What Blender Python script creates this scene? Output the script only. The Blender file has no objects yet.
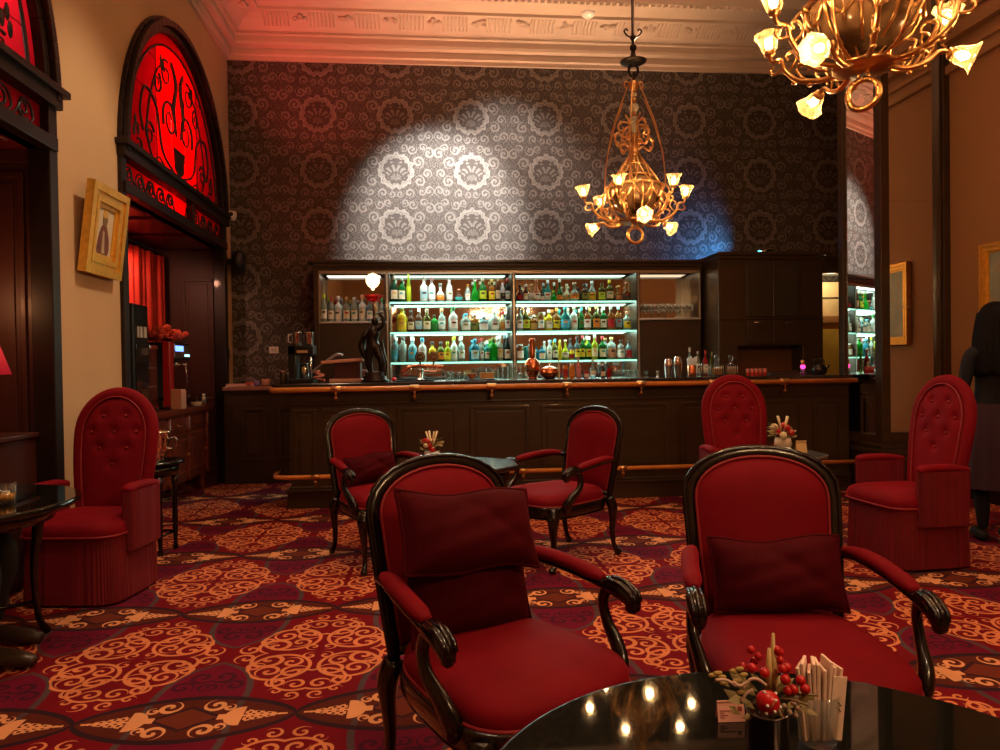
import bpy, math, random
from mathutils import Vector, Matrix
random.seed(7)
PI = math.pi; TAU = 2*PI
S = bpy.context.scene
COL = S.collection

CHP, SPOTW, BLUEW, DOWN, EXPO, LW, SHELFW, UPL, CORN, REDU, WALLW, COUNT = 10, 2000, 50, 175, 0.2, 60, 11.0, 225, 28, 190, 270, 9
# ------------------------------------------------------------------ camera
FPX = 720.0; CAMH = 1.30
CAM_M = (Matrix.Rotation(math.radians(-5.55), 3, 'Z') @ Matrix.Rotation(math.radians(-0.75), 3, 'X') @ Matrix.Rotation(0.0145, 3, 'Y'))
cd = bpy.data.cameras.new('camera'); cam = bpy.data.objects.new('camera', cd); COL.objects.link(cam)
cd.sensor_width = 36; cd.lens = FPX/1000*36; cd.clip_start = 0.02; cd.clip_end = 60
r_, f_, u_ = CAM_M.col[0], CAM_M.col[1], CAM_M.col[2]
cam.matrix_world = Matrix(((r_[0], u_[0], -f_[0], 0), (r_[1], u_[1], -f_[1], 0), (r_[2], u_[2], -f_[2], CAMH), (0, 0, 0, 1)))
S.camera = cam
def _ray(x, y): return CAM_M @ Vector(((x-500)/FPX, 1, -(y-375)/FPX))
def at_depth(x, y, Y):                     # measured point of the photograph at room depth Y
    r = _ray(x, y); return Vector((0, 0, CAMH)) + r*(Y/r[1])
def at_height(x, y, z):
    r = _ray(x, y); return Vector((0, 0, CAMH)) + r*((z-CAMH)/r[2])

# ------------------------------------------------------------------ node helpers
class E:
    """tiny expression wrapper over shader math nodes"""
    def __init__(s, nt, k): s.nt = nt; s.k = k
    def _m(s, op, *a):
        n = s.nt.nodes.new('ShaderNodeMath'); n.operation = op
        for i, q in enumerate((s,)+a):
            if isinstance(q, E): s.nt.links.new(q.k, n.inputs[i])
            else: n.inputs[i].default_value = float(q)
        return E(s.nt, n.outputs[0])
    def __add__(s, o): return s._m('ADD', o)
    __radd__ = __add__
    def __sub__(s, o): return s._m('SUBTRACT', o)
    def __rsub__(s, o): return (s*-1.0)+o
    def __mul__(s, o): return s._m('MULTIPLY', o)
    __rmul__ = __mul__
    def __truediv__(s, o): return s._m('DIVIDE', o)
    def abs(s): return s._m('ABSOLUTE')
    def fract(s): return s._m('FRACT')
    def sin(s): return s._m('SINE')
    def pow(s, o): return s._m('POWER', o)
    def sqrt(s): return s._m('SQRT')
    def lt(s, o): return s._m('LESS_THAN', o)
    def gt(s, o): return s._m('GREATER_THAN', o)
    def max(s, o): return s._m('MAXIMUM', o)
    def min(s, o): return s._m('MINIMUM', o)
    def atan2(s, o): return s._m('ARCTAN2', o)
    def exp(s): return s._m('EXPONENT')
def dist(u, v, cu, cv):
    a = u-cu; b = v-cv
    return (a*a+b*b).sqrt(), a, b
def spiral(u, v, cu, cv, R, p, d=1, ph=0.0, wf=.22):
    r, a, b = dist(u, v, cu, cv)
    t = b.atan2(a)*(d/TAU)
    band = ((r*(1/p)+t+ph).fract()-.5).abs().lt(wf)
    return band*r.lt(R)
def ring(u, v, cu, cv, R, w):
    r, a, b = dist(u, v, cu, cv); return (r-R).abs().lt(w)
def mixc(nt, fac, c1, c2):
    n = nt.nodes.new('ShaderNodeMix'); n.data_type = 'RGBA'
    if isinstance(fac, E): nt.links.new(fac.k, n.inputs[0])
    else: n.inputs[0].default_value = fac
    for i, c in ((6, c1), (7, c2)):
        if isinstance(c, (tuple, list)): n.inputs[i].default_value = (*c[:3], 1)
        else: nt.links.new(c, n.inputs[i])
    return n.outputs[2]
def noise(nt, scale, detail=3, coord='Object', rough=.5, vec=None):
    n = nt.nodes.new('ShaderNodeTexNoise'); n.inputs['Scale'].default_value = scale; n.inputs['Detail'].default_value = detail
    n.inputs['Roughness'].default_value = rough
    if vec is None:
        tc = nt.nodes.new('ShaderNodeTexCoord'); vec = tc.outputs[coord]
    nt.links.new(vec, n.inputs['Vector']); return n.outputs['Fac']
def worldpos(nt):
    g = nt.nodes.new('ShaderNodeNewGeometry'); s = nt.nodes.new('ShaderNodeSeparateXYZ'); nt.links.new(g.outputs['Position'], s.inputs[0])
    return [E(nt, o) for o in s.outputs], g.outputs['Position']
MATS = {}
def newmat(name):
    m = bpy.data.materials.new(name); m.use_nodes = True; nt = m.node_tree
    return m, nt, nt.nodes['Principled BSDF']
def mat(name, c, rough=.5, metal=0, spec=.5, vary=.0, vscale=8, bump=0, bscale=40, sheen=0, trans=0, ior=1.45, emit=None, es=0, coat=0, stretch=None):
    if name in MATS: return MATS[name]
    m, nt, b = newmat(name)
    b.inputs['Base Color'].default_value = (*c, 1); b.inputs['Roughness'].default_value = rough; b.inputs['Metallic'].default_value = metal
    b.inputs['Specular IOR Level'].default_value = spec; b.inputs['IOR'].default_value = ior
    b.inputs['Transmission Weight'].default_value = trans; b.inputs['Coat Weight'].default_value = coat; b.inputs['Coat Roughness'].default_value = .08
    if sheen:
        b.inputs['Sheen Weight'].default_value = sheen; b.inputs['Sheen Tint'].default_value = (min(1, c[0]*2.2+.1), c[1]*1.5+.02, c[2]*1.5+.02, 1); b.inputs['Sheen Roughness'].default_value = .35
    if emit: b.inputs['Emission Color'].default_value = (*emit, 1); b.inputs['Emission Strength'].default_value = es
    vec = None
    if stretch:
        tc = nt.nodes.new('ShaderNodeTexCoord'); mp = nt.nodes.new('ShaderNodeMapping'); mp.inputs['Scale'].default_value = stretch
        nt.links.new(tc.outputs['Object'], mp.inputs[0]); vec = mp.outputs[0]
    if vary:
        f = noise(nt, vscale, 4, vec=vec)
        nt.links.new(mixc(nt, E(nt, f), tuple(max(0, x*(1-vary)) for x in c), tuple(min(1, x*(1+vary)) for x in c)), b.inputs['Base Color'])
    if bump:
        n = nt.nodes.new('ShaderNodeBump'); n.inputs['Strength'].default_value = bump; n.inputs['Distance'].default_value = .01
        nt.links.new(noise(nt, bscale, 3, vec=vec), n.inputs['Height']); nt.links.new(n.outputs[0], b.inputs['Normal'])
    MATS[name] = m; return m

# ------------------------------------------------------------------ mesh builder
class MB:
    def __init__(s): s.v = []; s.f = []; s.sm = []
    def add(s, vs, fs, smooth=True):
        o = len(s.v); s.v += [tuple(q) for q in vs]; s.f += [tuple(i+o for i in f) for f in fs]; s.sm += [smooth]*len(fs); return s
    def box(s, x0, x1, y0, y1, z0, z1, M=None):
        vs = [Vector((x, y, z)) for z in (z0, z1) for y in (y0, y1) for x in (x0, x1)]
        if M is not None: vs = [M @ q for q in vs]
        return s.add(vs, [(0, 2, 3, 1), (4, 5, 7, 6), (0, 1, 5, 4), (2, 6, 7, 3), (0, 4, 6, 2), (1, 3, 7, 5)], False)
    def lathe(s, prof, n=16, c=(0, 0, 0), M=None, a0=0, a1=TAU, smooth=True, fn=None):
        full = abs(a1-a0-TAU) < 1e-6; k = n if full else n+1; vs = []; fs = []
        for r, z in prof:
            for i in range(k):
                a = a0+(a1-a0)*i/n; rr = r*(fn(a, z) if fn else 1)
                q = Vector((rr*math.cos(a), rr*math.sin(a), z))
                if M is not None: q = M @ q
                vs.append(q+Vector(c))
        for j in range(len(prof)-1):
            for i in range(n):
                i2 = (i+1) % k if full else i+1
                fs.append((j*k+i, j*k+i2, (j+1)*k+i2, (j+1)*k+i))
        if full:
            if prof[0][0] > 1e-5: fs.append(tuple(range(k))[::-1])
            if prof[-1][0] > 1e-5: fs.append(tuple(range((len(prof)-1)*k, len(prof)*k)))
        return s.add(vs, fs, smooth)
    def cyl(s, r, z0, z1, n=16, c=(0, 0, 0), M=None): return s.lathe([(r, z0), (r, z1)], n, c, M)
    def ball(s, r, c=(0, 0, 0), n=12, sc=(1, 1, 1)):
        vs = []; fs = []; h = max(4, n//2)
        for j in range(h+1):
            t = PI*j/h
            for i in range(n): vs.append((c[0]+r*sc[0]*math.sin(t)*math.cos(TAU*i/n), c[1]+r*sc[1]*math.sin(t)*math.sin(TAU*i/n), c[2]+r*sc[2]*math.cos(t)))
        for j in range(h):
            for i in range(n): fs.append((j*n+i, (j+1)*n+i, (j+1)*n+(i+1) % n, j*n+(i+1) % n))
        return s.add(vs, fs)
    def tube(s, pts, rad, n=8, closed=False, flat=None, up=None, cap=True):
        P = [Vector(p) for p in pts]; m = len(P)
        R = rad if isinstance(rad, (list, tuple)) else [rad]*m
        T = []
        for i in range(m):
            a = P[(i-1) % m] if (closed or i > 0) else P[i]; b = P[(i+1) % m] if (closed or i < m-1) else P[i]
            t = (b-a); T.append(t.normalized() if t.length > 1e-9 else Vector((0, 0, 1)))
        N = Vector(up) if up else (Vector((0, 0, 1)) if abs(T[0].z) < .9 else Vector((1, 0, 0)))
        vs = []
        for i in range(m):
            if up: N = Vector(up)
            N = N-T[i]*N.dot(T[i])
            if N.length < 1e-6: N = T[i].orthogonal()
            N.normalize(); B = T[i].cross(N)
            fa, fb = flat if flat else (1, 1)
            for k in range(n):
                a = TAU*k/n; vs.append(P[i]+(N*math.cos(a)*fa+B*math.sin(a)*fb)*R[i])
        fs = []
        for i in range(m if closed else m-1):
            j = (i+1) % m
            for k in range(n): fs.append((i*n+k, i*n+(k+1) % n, j*n+(k+1) % n, j*n+k))
        if not closed and cap: fs.append(tuple(range(n))[::-1]); fs.append(tuple(range((m-1)*n, m*n)))
        return s.add(vs, fs)
    def prism(s, poly, h0, h1, fn=None, smooth=False):
        """polygon (a,b) extruded from h0 to h1; fn maps (a,b,h)->xyz"""
        fn = fn or (lambda a, b, h: (a, b, h)); n = len(poly)
        vs = [fn(a, b, h0) for a, b in poly]+[fn(a, b, h1) for a, b in poly]
        o = len(s.v)
        s.add(vs, [tuple(range(n))[::-1], tuple(range(n, 2*n))], False)
        s.f += [(o+i, o+(i+1) % n, o+n+(i+1) % n, o+n+i) for i in range(n)]; s.sm += [smooth]*n
        return s
    def grid(s, nu, nv, fn, closeu=False, smooth=True):
        vs = [fn(i/(nu if closeu else nu-1), j/(nv-1)) for j in range(nv) for i in range(nu)]
        fs = []
        for j in range(nv-1):
            for i in range(nu if closeu else nu-1):
                i2 = (i+1) % nu; fs.append((j*nu+i, j*nu+i2, (j+1)*nu+i2, (j+1)*nu+i))
        return s.add(vs, fs, smooth)
    def build(s, name, m, parent=None, bevel=0, bseg=2, sub=0, kind=None, loc=None, rz=None):
        me = bpy.data.meshes.new(name); me.from_pydata(s.v, [], s.f)
        me.polygons.foreach_set('use_smooth', s.sm); me.materials.append(m); me.update()
        o = bpy.data.objects.new(name, me); COL.objects.link(o)
        if parent is not None: o.parent = parent
        if loc is not None: o.location = loc
        if rz is not None: o.rotation_euler = (0, 0, rz)
        if bevel:
            b = o.modifiers.new('bevel', 'BEVEL'); b.width = bevel; b.segments = bseg; b.limit_method = 'ANGLE'; b.angle_limit = .6
        if sub:
            b = o.modifiers.new('subsurf', 'SUBSURF'); b.levels = sub; b.render_levels = sub
        if kind: o['kind'] = kind
        return o
def ease(t): t = max(0, min(1, t)); return t*t*(3-2*t)
def spl(pts, n=8, closed=False):
    """Catmull-Rom through points (any dimension)"""
    P = [tuple(p) for p in pts]; m = len(P); out = []
    for i in range(m if closed else m-1):
        p = [P[(i+k-1) % m] if closed else P[max(0, min(m-1, i+k-1))] for k in range(4)]
        for j in range(n):
            t = j/n
            out.append(tuple(.5*((2*b)+(-a+c)*t+(2*a-5*b+4*c-d)*t*t+(-a+3*b-3*c+d)*t**3) for a, b, c, d in zip(*p)))
    if not closed: out.append(P[-1])
    return out
def tag(o, label, cat, group=None):
    o['label'] = label; o['category'] = cat
    if group: o['group'] = group
    return o
def thing(name, label, cat, loc=(0, 0, 0), rz=0, group=None):
    o = bpy.data.objects.new(name, None); COL.objects.link(o); o.location = loc; o.rotation_euler = (0, 0, rz); o.empty_display_size = .1
    return tag(o, label, cat, group)
def kids(o): return [c for c in bpy.data.objects if c.parent == o]
def dup(root, loc, rz, label, group=None):
    r = root.copy(); COL.objects.link(r); r.location = loc; r.rotation_euler = (0, 0, rz); r['label'] = label
    if group: r['group'] = group
    for ch in kids(root):
        c = ch.copy(); COL.objects.link(c); c.parent = r
        for g in kids(ch):
            d = g.copy(); COL.objects.link(d); d.parent = c
    return r
def struct(mb, name, m, bevel=0, sub=0): return mb.build(name, m, None, bevel, sub=sub, kind='structure')
def light(name, kind, loc, energy, color, size=.1, target=None, spot=None, blend=.5, sy=None, spread=None):
    d = bpy.data.lights.new(name, kind); d.energy = energy; d.color = color
    if kind == 'AREA':
        d.size = size
        if sy: d.shape = 'RECTANGLE'; d.size_y = sy
        if spread: d.spread = math.radians(spread)
    else: d.shadow_soft_size = size
    if kind == 'SPOT': d.spot_size = math.radians(spot); d.spot_blend = blend
    o = bpy.data.objects.new(name, d); COL.objects.link(o); o.location = loc
    if target is not None: o.rotation_euler = (Vector(target)-Vector(loc)).to_track_quat('-Z', 'Y').to_euler()
    return o

# ------------------------------------------------------------------ materials
WOOD = mat('dark_wood', (.014, .0055, .0035), .42, spec=.35, vary=.5, vscale=6, stretch=(1, 1, .12), coat=.08)
WOODBAR = mat('bar_wood', (.046, .026, .013), .38, vary=.4, vscale=6, stretch=(.15, 1, 1), coat=.2)
MAHOG = mat('mahogany', (.075, .012, .006), .28, vary=.5, vscale=5, stretch=(1, 1, .15), coat=.4)
PANEL = mat('alcove_panelling', (.050, .011, .007), .48, vary=.4, vscale=5, stretch=(1, 1, .15), coat=.05)
SIDEB = mat('sideboard_wood', (.14, .022, .010), .3, vary=.5, vscale=5, coat=.4)
EBON = mat('ebonised_wood', (.007, .004, .0035), .22, vary=.3, vscale=10, coat=.3)
BLACKTOP = mat('black_lacquer', (.005, .006, .005), .035, spec=.5, bump=.003, bscale=9)
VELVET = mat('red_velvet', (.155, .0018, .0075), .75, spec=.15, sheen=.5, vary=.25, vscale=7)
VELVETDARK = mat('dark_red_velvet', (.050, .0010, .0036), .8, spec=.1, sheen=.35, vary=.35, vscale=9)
VELVETCH = mat('crimson_velvet', (.17, .0025, .009), .75, spec=.15, sheen=.6, vary=.25, vscale=7)
PIPING = mat('red_piping', (.22, .006, .010), .6, sheen=.3)
FRINGE = mat('red_fringe', (.15, .003, .010), .7, sheen=.35, vary=.5, vscale=60, stretch=(1, 1, .02))
BRASS = mat('aged_brass', (.62, .34, .13), .28, 1, vary=.25, vscale=30)
GOLD = mat('gilt', (.80, .43, .07), .36, .6, vary=.3, vscale=25)
CHROME = mat('chrome', (.75, .74, .72), .12, 1)
COPPER = mat('copper', (.70, .26, .12), .22, 1)
BRONZE = mat('dark_bronze', (.022, .014, .010), .35, .6)
BLACK = mat('black_plastic', (.012, .012, .012), .35)
WHITE = mat('white_plastic', (.75, .72, .68), .4)
PLASTER = mat('cornice_plaster', (.52, .42, .32), .6, bump=.15, bscale=45, vary=.12, vscale=4)
MIRROR = mat('mirror_glass', (.78, .78, .76), .015, 1)
MIRRORD = mat('back_bar_mirror', (.50, .47, .43), .06, 1)
RAILW = mat('polished_rail', (.66, .24, .055), .25, vary=.3, vscale=6, coat=.6)
MARBLE = mat('black_marble', (.03, .02, .016), .15, vary=.9, vscale=14, coat=.3)
PAPER = mat('cream_paper', (.80, .66, .52), .8)
PINKCARD = mat('pink_card', (.72, .36, .30), .7)
RED = mat('berry_red', (.42, .008, .012), .3)
LEAF = mat('dry_leaf', (.22, .17, .06), .6)
def m_thin(name, c, edge):
    m = bpy.data.materials.new(name); m.use_nodes = True; nt = m.node_tree; nt.nodes.clear()
    o = nt.nodes.new('ShaderNodeOutputMaterial'); tr = nt.nodes.new('ShaderNodeBsdfTransparent'); g = nt.nodes.new('ShaderNodeBsdfGlossy'); d = nt.nodes.new('ShaderNodeBsdfTranslucent'); lw = nt.nodes.new('ShaderNodeLayerWeight')
    f = E(nt, noise(nt, 40, 2)); nt.links.new(mixc(nt, f, tuple(x*.93 for x in c), c), tr.inputs[0]); g.inputs[0].default_value = (.95, .95, .92, 1); g.inputs[1].default_value = .05; d.inputs[0].default_value = (.7, .72, .68, 1)
    lw.inputs[0].default_value = .5; fc = E(nt, lw.outputs['Facing']); m1 = nt.nodes.new('ShaderNodeMixShader'); m2 = nt.nodes.new('ShaderNodeMixShader')
    nt.links.new((fc.pow(2.5)*edge+.05).k, m1.inputs[0]); nt.links.new(tr.outputs[0], m1.inputs[1]); nt.links.new(g.outputs[0], m1.inputs[2])
    nt.links.new((fc.pow(3)*edge*.5).k, m2.inputs[0]); nt.links.new(m1.outputs[0], m2.inputs[1]); nt.links.new(d.outputs[0], m2.inputs[2]); nt.links.new(m2.outputs[0], o.inputs[0]); MATS[name] = m; return m
GLASS = m_thin('clear_glass', (.96, .97, .95), .6)

def m_wall(name, c):
    m, nt, b = newmat(name); b.inputs['Roughness'].default_value = .75
    f = E(nt, noise(nt, 1.3, 5)); nt.links.new(mixc(nt, f, tuple(x*.85 for x in c), tuple(x*1.12 for x in c)), b.inputs['Base Color'])
    n = nt.nodes.new('ShaderNodeBump'); n.inputs['Strength'].default_value = .06; nt.links.new(noise(nt, 60, 3), n.inputs['Height']); nt.links.new(n.outputs[0], b.inputs['Normal'])
    return m
WALLL = m_wall('ochre_wall_paint', (.55, .36, .19)); WALLR = m_wall('brown_wall_paint', (.40, .22, .10))

def m_carpet():
    m, nt, b = newmat('patterned_carpet'); b.inputs['Roughness'].default_value = .9; b.inputs['Specular IOR Level'].default_value = .1
    (X, Y, Z), pos = worldpos(nt)
    PX, PY = .805, 1.19
    u = ((((X+.525)*(1/PX)+.5).fract()-.5).abs()*PX); v = ((((Y-3.365)*(1/PY)+.5).fract()-.5).abs()*PY)
    us = ((((X+.525)*(1/PX)+.5).fract()-.5)*PX)
    ub = ((v*(1/.12)).pow(2)*-1).exp()*.135+(((v-.42).abs()*(1/.2)).pow(2))*.035+.225
    vb = .595-((u*(PI/PX)).sin()).pow(.62)*.168
    inlens = v.gt(vb)
    med = u.lt(ub)
    out = ((u-.02)*0)
    for c in [(.205, .080, .088, .058, 1, .1), (.318, .052, .052, .042, -1, .3), (.105, .115, .052, .044, -1, .0), (.078, .215, .062, .048, 1, .5), (.185, .205, .06, .046, -1, .2),
              (.255, .150, .045, .040, 1, .7), (.050, .345, .046, .040, -1, .2), (.128, .315, .05, .042, 1, .4), (.052, .445, .038, .034, 1, .1), (.035, .05, .036, .034, 1, .6), (.12, .40, .03, .03, -1, .3)]:
        out = out.max(spiral(u, v, c[0], c[1], c[2], c[3], c[4], c[5], .19))
    for c in [(.15, .16, .13, .0085), (.05, .30, .10, .007)]: out = out.max(ring(u, v, *c))
    out = out*med*inlens.lt(.5)
    dark = spiral(u, v, .36, .235, .06, .045, 1, .1, .25).max(spiral(u, v, .30, .325, .05, .04, -1, .2, .25)).max(spiral(u, v, .395, .33, .035, .035, 1, .2, .25))*(1-med)*inlens.lt(.5)
    # inside the lens: urn, scroll, diamond
    dv = (v-.595).abs()
    bowl = dist(u, v*.8+.119, .205, .595)[0].lt(.058)*u.gt(.195)
    foot = (u-.272).abs().lt(.016)*dv.lt(.02)
    tri = dv.lt((u-.03)*.30)*u.gt(.04)*u.lt(.19)
    lace = ((u*210).sin()*(v*190).sin()).gt(-.25)
    urn = bowl.max(foot).max(tri*lace).max(dv.lt(.006)*u.gt(.03)*u.lt(.2))
    scr = spiral(u, v, .315, .497, .048, .042, 1, .35, .24).max(spiral(u, v, .262, .520, .026, .028, -1, .1, .26))
    dd = ((u-.4025).abs()*(1/.115))+(dv*(1/.078))
    diam = dd.lt(1); dline = (dd-1.12).abs().lt(.13)
    lensout = urn.max(scr*dd.gt(1.3))*inlens
    lineogee = (v-vb).abs().lt(.0155)
    grey = (u-ub).abs().lt(.0135)
    n1 = E(nt, noise(nt, 5, 3, vec=pos)); n2 = E(nt, noise(nt, 260, 2, vec=pos))
    c = mixc(nt, med, (.125, .004, .020), (.145, .003, .008))
    c = mixc(nt, dark, c, (.055, .006, .018))
    c = mixc(nt, grey*inlens.lt(.5), c, (.075, .042, .045))
    c = mixc(nt, out, c, (.60, .20, .080))
    c = mixc(nt, inlens, c, (.085, .014, .008))
    c = mixc(nt, grey*inlens, c, (.075, .042, .045))
    c = mixc(nt, diam*inlens, c, (.13, .024, .011))
    c = mixc(nt, dline*inlens, c, (.035, .010, .014))
    c = mixc(nt, lensout, c, (.66, .29, .13))
    c = mixc(nt, lineogee, c, (.028, .009, .014))
    k = n1*.5+n2*.45+.5
    mul = nt.nodes.new('ShaderNodeMix'); mul.data_type = 'RGBA'; mul.blend_type = 'MULTIPLY'; mul.inputs[0].default_value = 1
    cb = nt.nodes.new('ShaderNodeCombineColor')
    for i in range(3): nt.links.new(k.k, cb.inputs[i])
    nt.links.new(c, mul.inputs[6]); nt.links.new(cb.outputs[0], mul.inputs[7]); nt.links.new(mul.outputs[2], b.inputs['Base Color'])
    bp = nt.nodes.new('ShaderNodeBump'); bp.inputs['Strength'].default_value = .3; bp.inputs['Distance'].default_value = .004
    nt.links.new((n2*.6+out*.3).k, bp.inputs['Height']); nt.links.new(bp.outputs[0], b.inputs['Normal'])
    return m
def m_damask():
    m, nt, b = newmat('damask_wallpaper'); b.inputs['Specular IOR Level'].default_value = .3
    (X, Y, Z), pos = worldpos(nt)
    c0 = at_depth(396, 171, 8.9); PX, PY = .925, .672
    u = ((((X-c0.x)*(1/PX)+.5).fract()-.5).abs()*PX); v = ((((Z-c0.z)*(1/PY)+.5).fract()-.5)*PY)
    nu_ = E(nt, noise(nt, 14, 3, vec=pos)); u = u+(nu_-.5)*.035; v = v+((nu_*7.3).fract()-.5)*.012
    r, a, q = dist(u, v, 0, 0); th = q.atan2(a)
    wob = (th*11).sin()*.009+(th*17+r*45).sin()*.008
    ringm = (r-.188+wob).abs().lt(.030)
    rr2 = (r-.180+wob*1.5).abs().lt(.008)
    r2, a2, q2 = dist(u, v, 0, -.10); th2 = q2.atan2(a2)
    flower = r.lt(.128+((th*7+1.57).sin())*.020)*((th2*15+(r2*42).sin()*.9).sin().gt(-.05))*(r2*58).sin().gt(-.75)
    scr = flower*.0
    for c in [(.27, .11, .075, .05, 1, .1), (.285, -.12, .07, .05, -1, .3), (.375, -.03, .06, .045, 1, .2), (.20, .265, .06, .045, -1, .1), (.10, .285, .05, .04, 1, .5),
              (.40, .22, .07, .05, -1, .4), (.33, .29, .05, .04, 1, .2), (.40, -.24, .06, .045, 1, .2), (.16, -.27, .055, .045, 1, .3), (.31, -.25, .05, .04, -1, .3), (.05, -.28, .045, .035, -1, .1)]:
        scr = scr.max(spiral(u, v, c[0], c[1], c[2], c[3], c[4], c[5], .25))
    fill = ((u*150+(v*38).sin()*2.2).sin()*((v*120+(u*60).sin()*1.6).sin())).gt(.12)*r.gt(.225)
    motif = (ringm*.9).max(scr*.72).max(flower*.55).max(fill*.30)
    motif = motif*(1-rr2*.5)
    n1 = E(nt, noise(nt, 35, 3, vec=pos))
    motif = motif*(n1*.5+.72)
    c = mixc(nt, motif, (.044, .033, .027), (.185, .165, .145))
    nt.links.new(c, b.inputs['Base Color'])
    nt.links.new((.62-motif*.2).k, b.inputs['Roughness'])
    return m
CARPET = m_carpet(); DAMASK = m_damask()

def m_red_glass(name, c):
    m = bpy.data.materials.new(name); m.use_nodes = True; nt = m.node_tree; nt.nodes.clear()
    o = nt.nodes.new('ShaderNodeOutputMaterial'); t = nt.nodes.new('ShaderNodeBsdfTranslucent'); g = nt.nodes.new('ShaderNodeBsdfGlossy'); mx = nt.nodes.new('ShaderNodeMixShader')
    f = E(nt, noise(nt, 9, 3)); nt.links.new(mixc(nt, f, tuple(x*.75 for x in c), c), t.inputs[0])
    g.inputs[0].default_value = (.5, .4, .4, 1); g.inputs[1].default_value = .15; mx.inputs[0].default_value = .04
    nt.links.new(t.outputs[0], mx.inputs[1]); nt.links.new(g.outputs[0], mx.inputs[2]); nt.links.new(mx.outputs[0], o.inputs[0]); return m
REDGLASS = m_red_glass('red_stained_glass', (.95, .004, .006)); ROSEGLASS = m_red_glass('rose_stained_glass', (.72, .085, .13))
CRIMGLASS = m_red_glass('crimson_stained_glass', (.50, .004, .012)); SIDEG = m_red_glass('dimmed_side_glass', (.55, .012, .045))  # darker side panes imitate the backlight falling off from the centre
def m_shade():
    m = bpy.data.materials.new('tulip_shade_glass'); m.use_nodes = True; nt = m.node_tree; nt.nodes.clear()
    o = nt.nodes.new('ShaderNodeOutputMaterial'); t = nt.nodes.new('ShaderNodeBsdfTranslucent'); tr = nt.nodes.new('ShaderNodeBsdfTransparent'); g = nt.nodes.new('ShaderNodeBsdfGlossy')
    f = E(nt, noise(nt, 55, 2)); nt.links.new(mixc(nt, f, (.42, .24, .09), (.62, .42, .20)), t.inputs[0]); tr.inputs[0].default_value = (.97, .90, .78, 1); g.inputs[1].default_value = .08
    lw = nt.nodes.new('ShaderNodeLayerWeight'); lw.inputs[0].default_value = .5; fc = E(nt, lw.outputs['Facing'])
    m1 = nt.nodes.new('ShaderNodeMixShader'); nt.links.new((.93-(fc.pow(2.0))*.55).k, m1.inputs[0]); m2 = nt.nodes.new('ShaderNodeMixShader'); nt.links.new((fc.pow(2.0)*.25+.04).k, m2.inputs[0])
    nt.links.new(t.outputs[0], m1.inputs[1]); nt.links.new(tr.outputs[0], m1.inputs[2]); nt.links.new(m1.outputs[0], m2.inputs[1]); nt.links.new(g.outputs[0], m2.inputs[2]); nt.links.new(m2.outputs[0], o.inputs[0]); return m
SHADE = m_shade()
BULB = mat('lit_bulb', (1, .8, .5), .5, emit=(1, .70, .32), es=28)
LED = mat('shelf_led', (.6, .9, .8), .4, emit=(.30, .92, .68), es=1.1)

# ------------------------------------------------------------------ room
XL, XR, YB, YF, ZC = -2.35, 5.0, 8.9, -2.6, 5.0
XA = -3.12                                         # depth of the alcoves
struct(MB().add([(XA-.2, YF, 0), (XR+.7, YF, 0), (XR+.7, YB, 0), (XA-.2, YB, 0)], [(0, 1, 2, 3)], False), 'floor', CARPET)
ARCH = [(3.36, 1.43), (7.20, 1.40)]                # centre and half width of the two arched alcoves
SPRING, RISE, SOFF = 3.0, 1.52, 2.68
def openh(y):
    for c, r in ARCH:
        if abs(y-c) < r: return SPRING+RISE*math.sqrt(max(0, 1-((y-c)/r)**2))
    return 0
ys = [YF, YB]
for c, r in ARCH: ys += [c-r*math.cos(PI*k/28) for k in range(29)]
ys = sorted(set(round(q, 5) for q in ys))
w = MB()
for a, b in zip(ys, ys[1:]):
    mid = (a+b)/2
    if openh(mid) == 0: ha = hb = 0
    else: ha, hb = max(SPRING, openh(a)), max(SPRING, openh(b))
    w.add([(XL, a, ha), (XL, b, hb), (XL, b, 5.45), (XL, a, 5.45)], [(0, 1, 2, 3)], False)
struct(w, 'wall_left', WALLL)
struct(MB().box(XL-.8, XR+.7, YB, YB+.1, 0, 5.5), 'wall_back', DAMASK)
struct(MB().box(XR, XR+.1, YF, 7.16, 0, 5.5).box(XR+.1, XR+.8, 7.06, 7.16, 0, 5.5).box(XR+.7, XR+.8, 7.16, YB, 0, 5.5), 'wall_right', WALLR)
struct(MB().box(XA-.3, XR, YF-.1, YF, 0, 5.5), 'wall_front', WALLR)
CEIL = mat('ceiling_plaster', (.50, .36, .27), .7, vary=.1, vscale=2)
cl = MB().add([(XL, YF, 5.62), (XL, YB, 5.62), (XR+.7, YB, 5.62), (XR+.7, YF, 5.62)], [(0, 1, 2, 3)], False)
struct(cl, 'ceiling', CEIL)

def sweep(mb, prof, path):
    """cornice: profile (inset from the wall, z) swept round the corners of an inside rectangle"""
    for (p0, d0), (p1, d1) in zip(path, path[1:]):
        vs = []; n = len(prof)
        for p, d in ((p0, d0), (p1, d1)):
            for i, z in prof: vs.append((p[0]+d[0]*i, p[1]+d[1]*i, z))
        mb.add(vs, [(k, k+1, n+k+1, n+k) for k in range(n-1)], False)
cpath = [((XL, YF), (1, 0)), ((XL, YB), (1, -1)), ((XR+.7, YB), (-1, -1)), ((XR+.7, YF), (-1, 0))]
prof = [(0, 4.985), (.035, 4.985), (.035, 5.03), (.06, 5.045), (.06, 5.095), (.05, 5.10), (.05, 5.125), (.12, 5.135), (.13, 5.165), (.13, 5.235), (.15, 5.25), (.15, 5.27),
        (.17, 5.275), (.185, 5.295), (.215, 5.32), (.27, 5.365), (.345, 5.395), (.42, 5.405), (.42, 5.385), (.47, 5.385), (.47, 5.42), (.80, 5.425), (.80, 5.39), (.86, 5.39), (.86, 5.50), (1.4, 5.52), (1.4, 5.62)]
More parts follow.
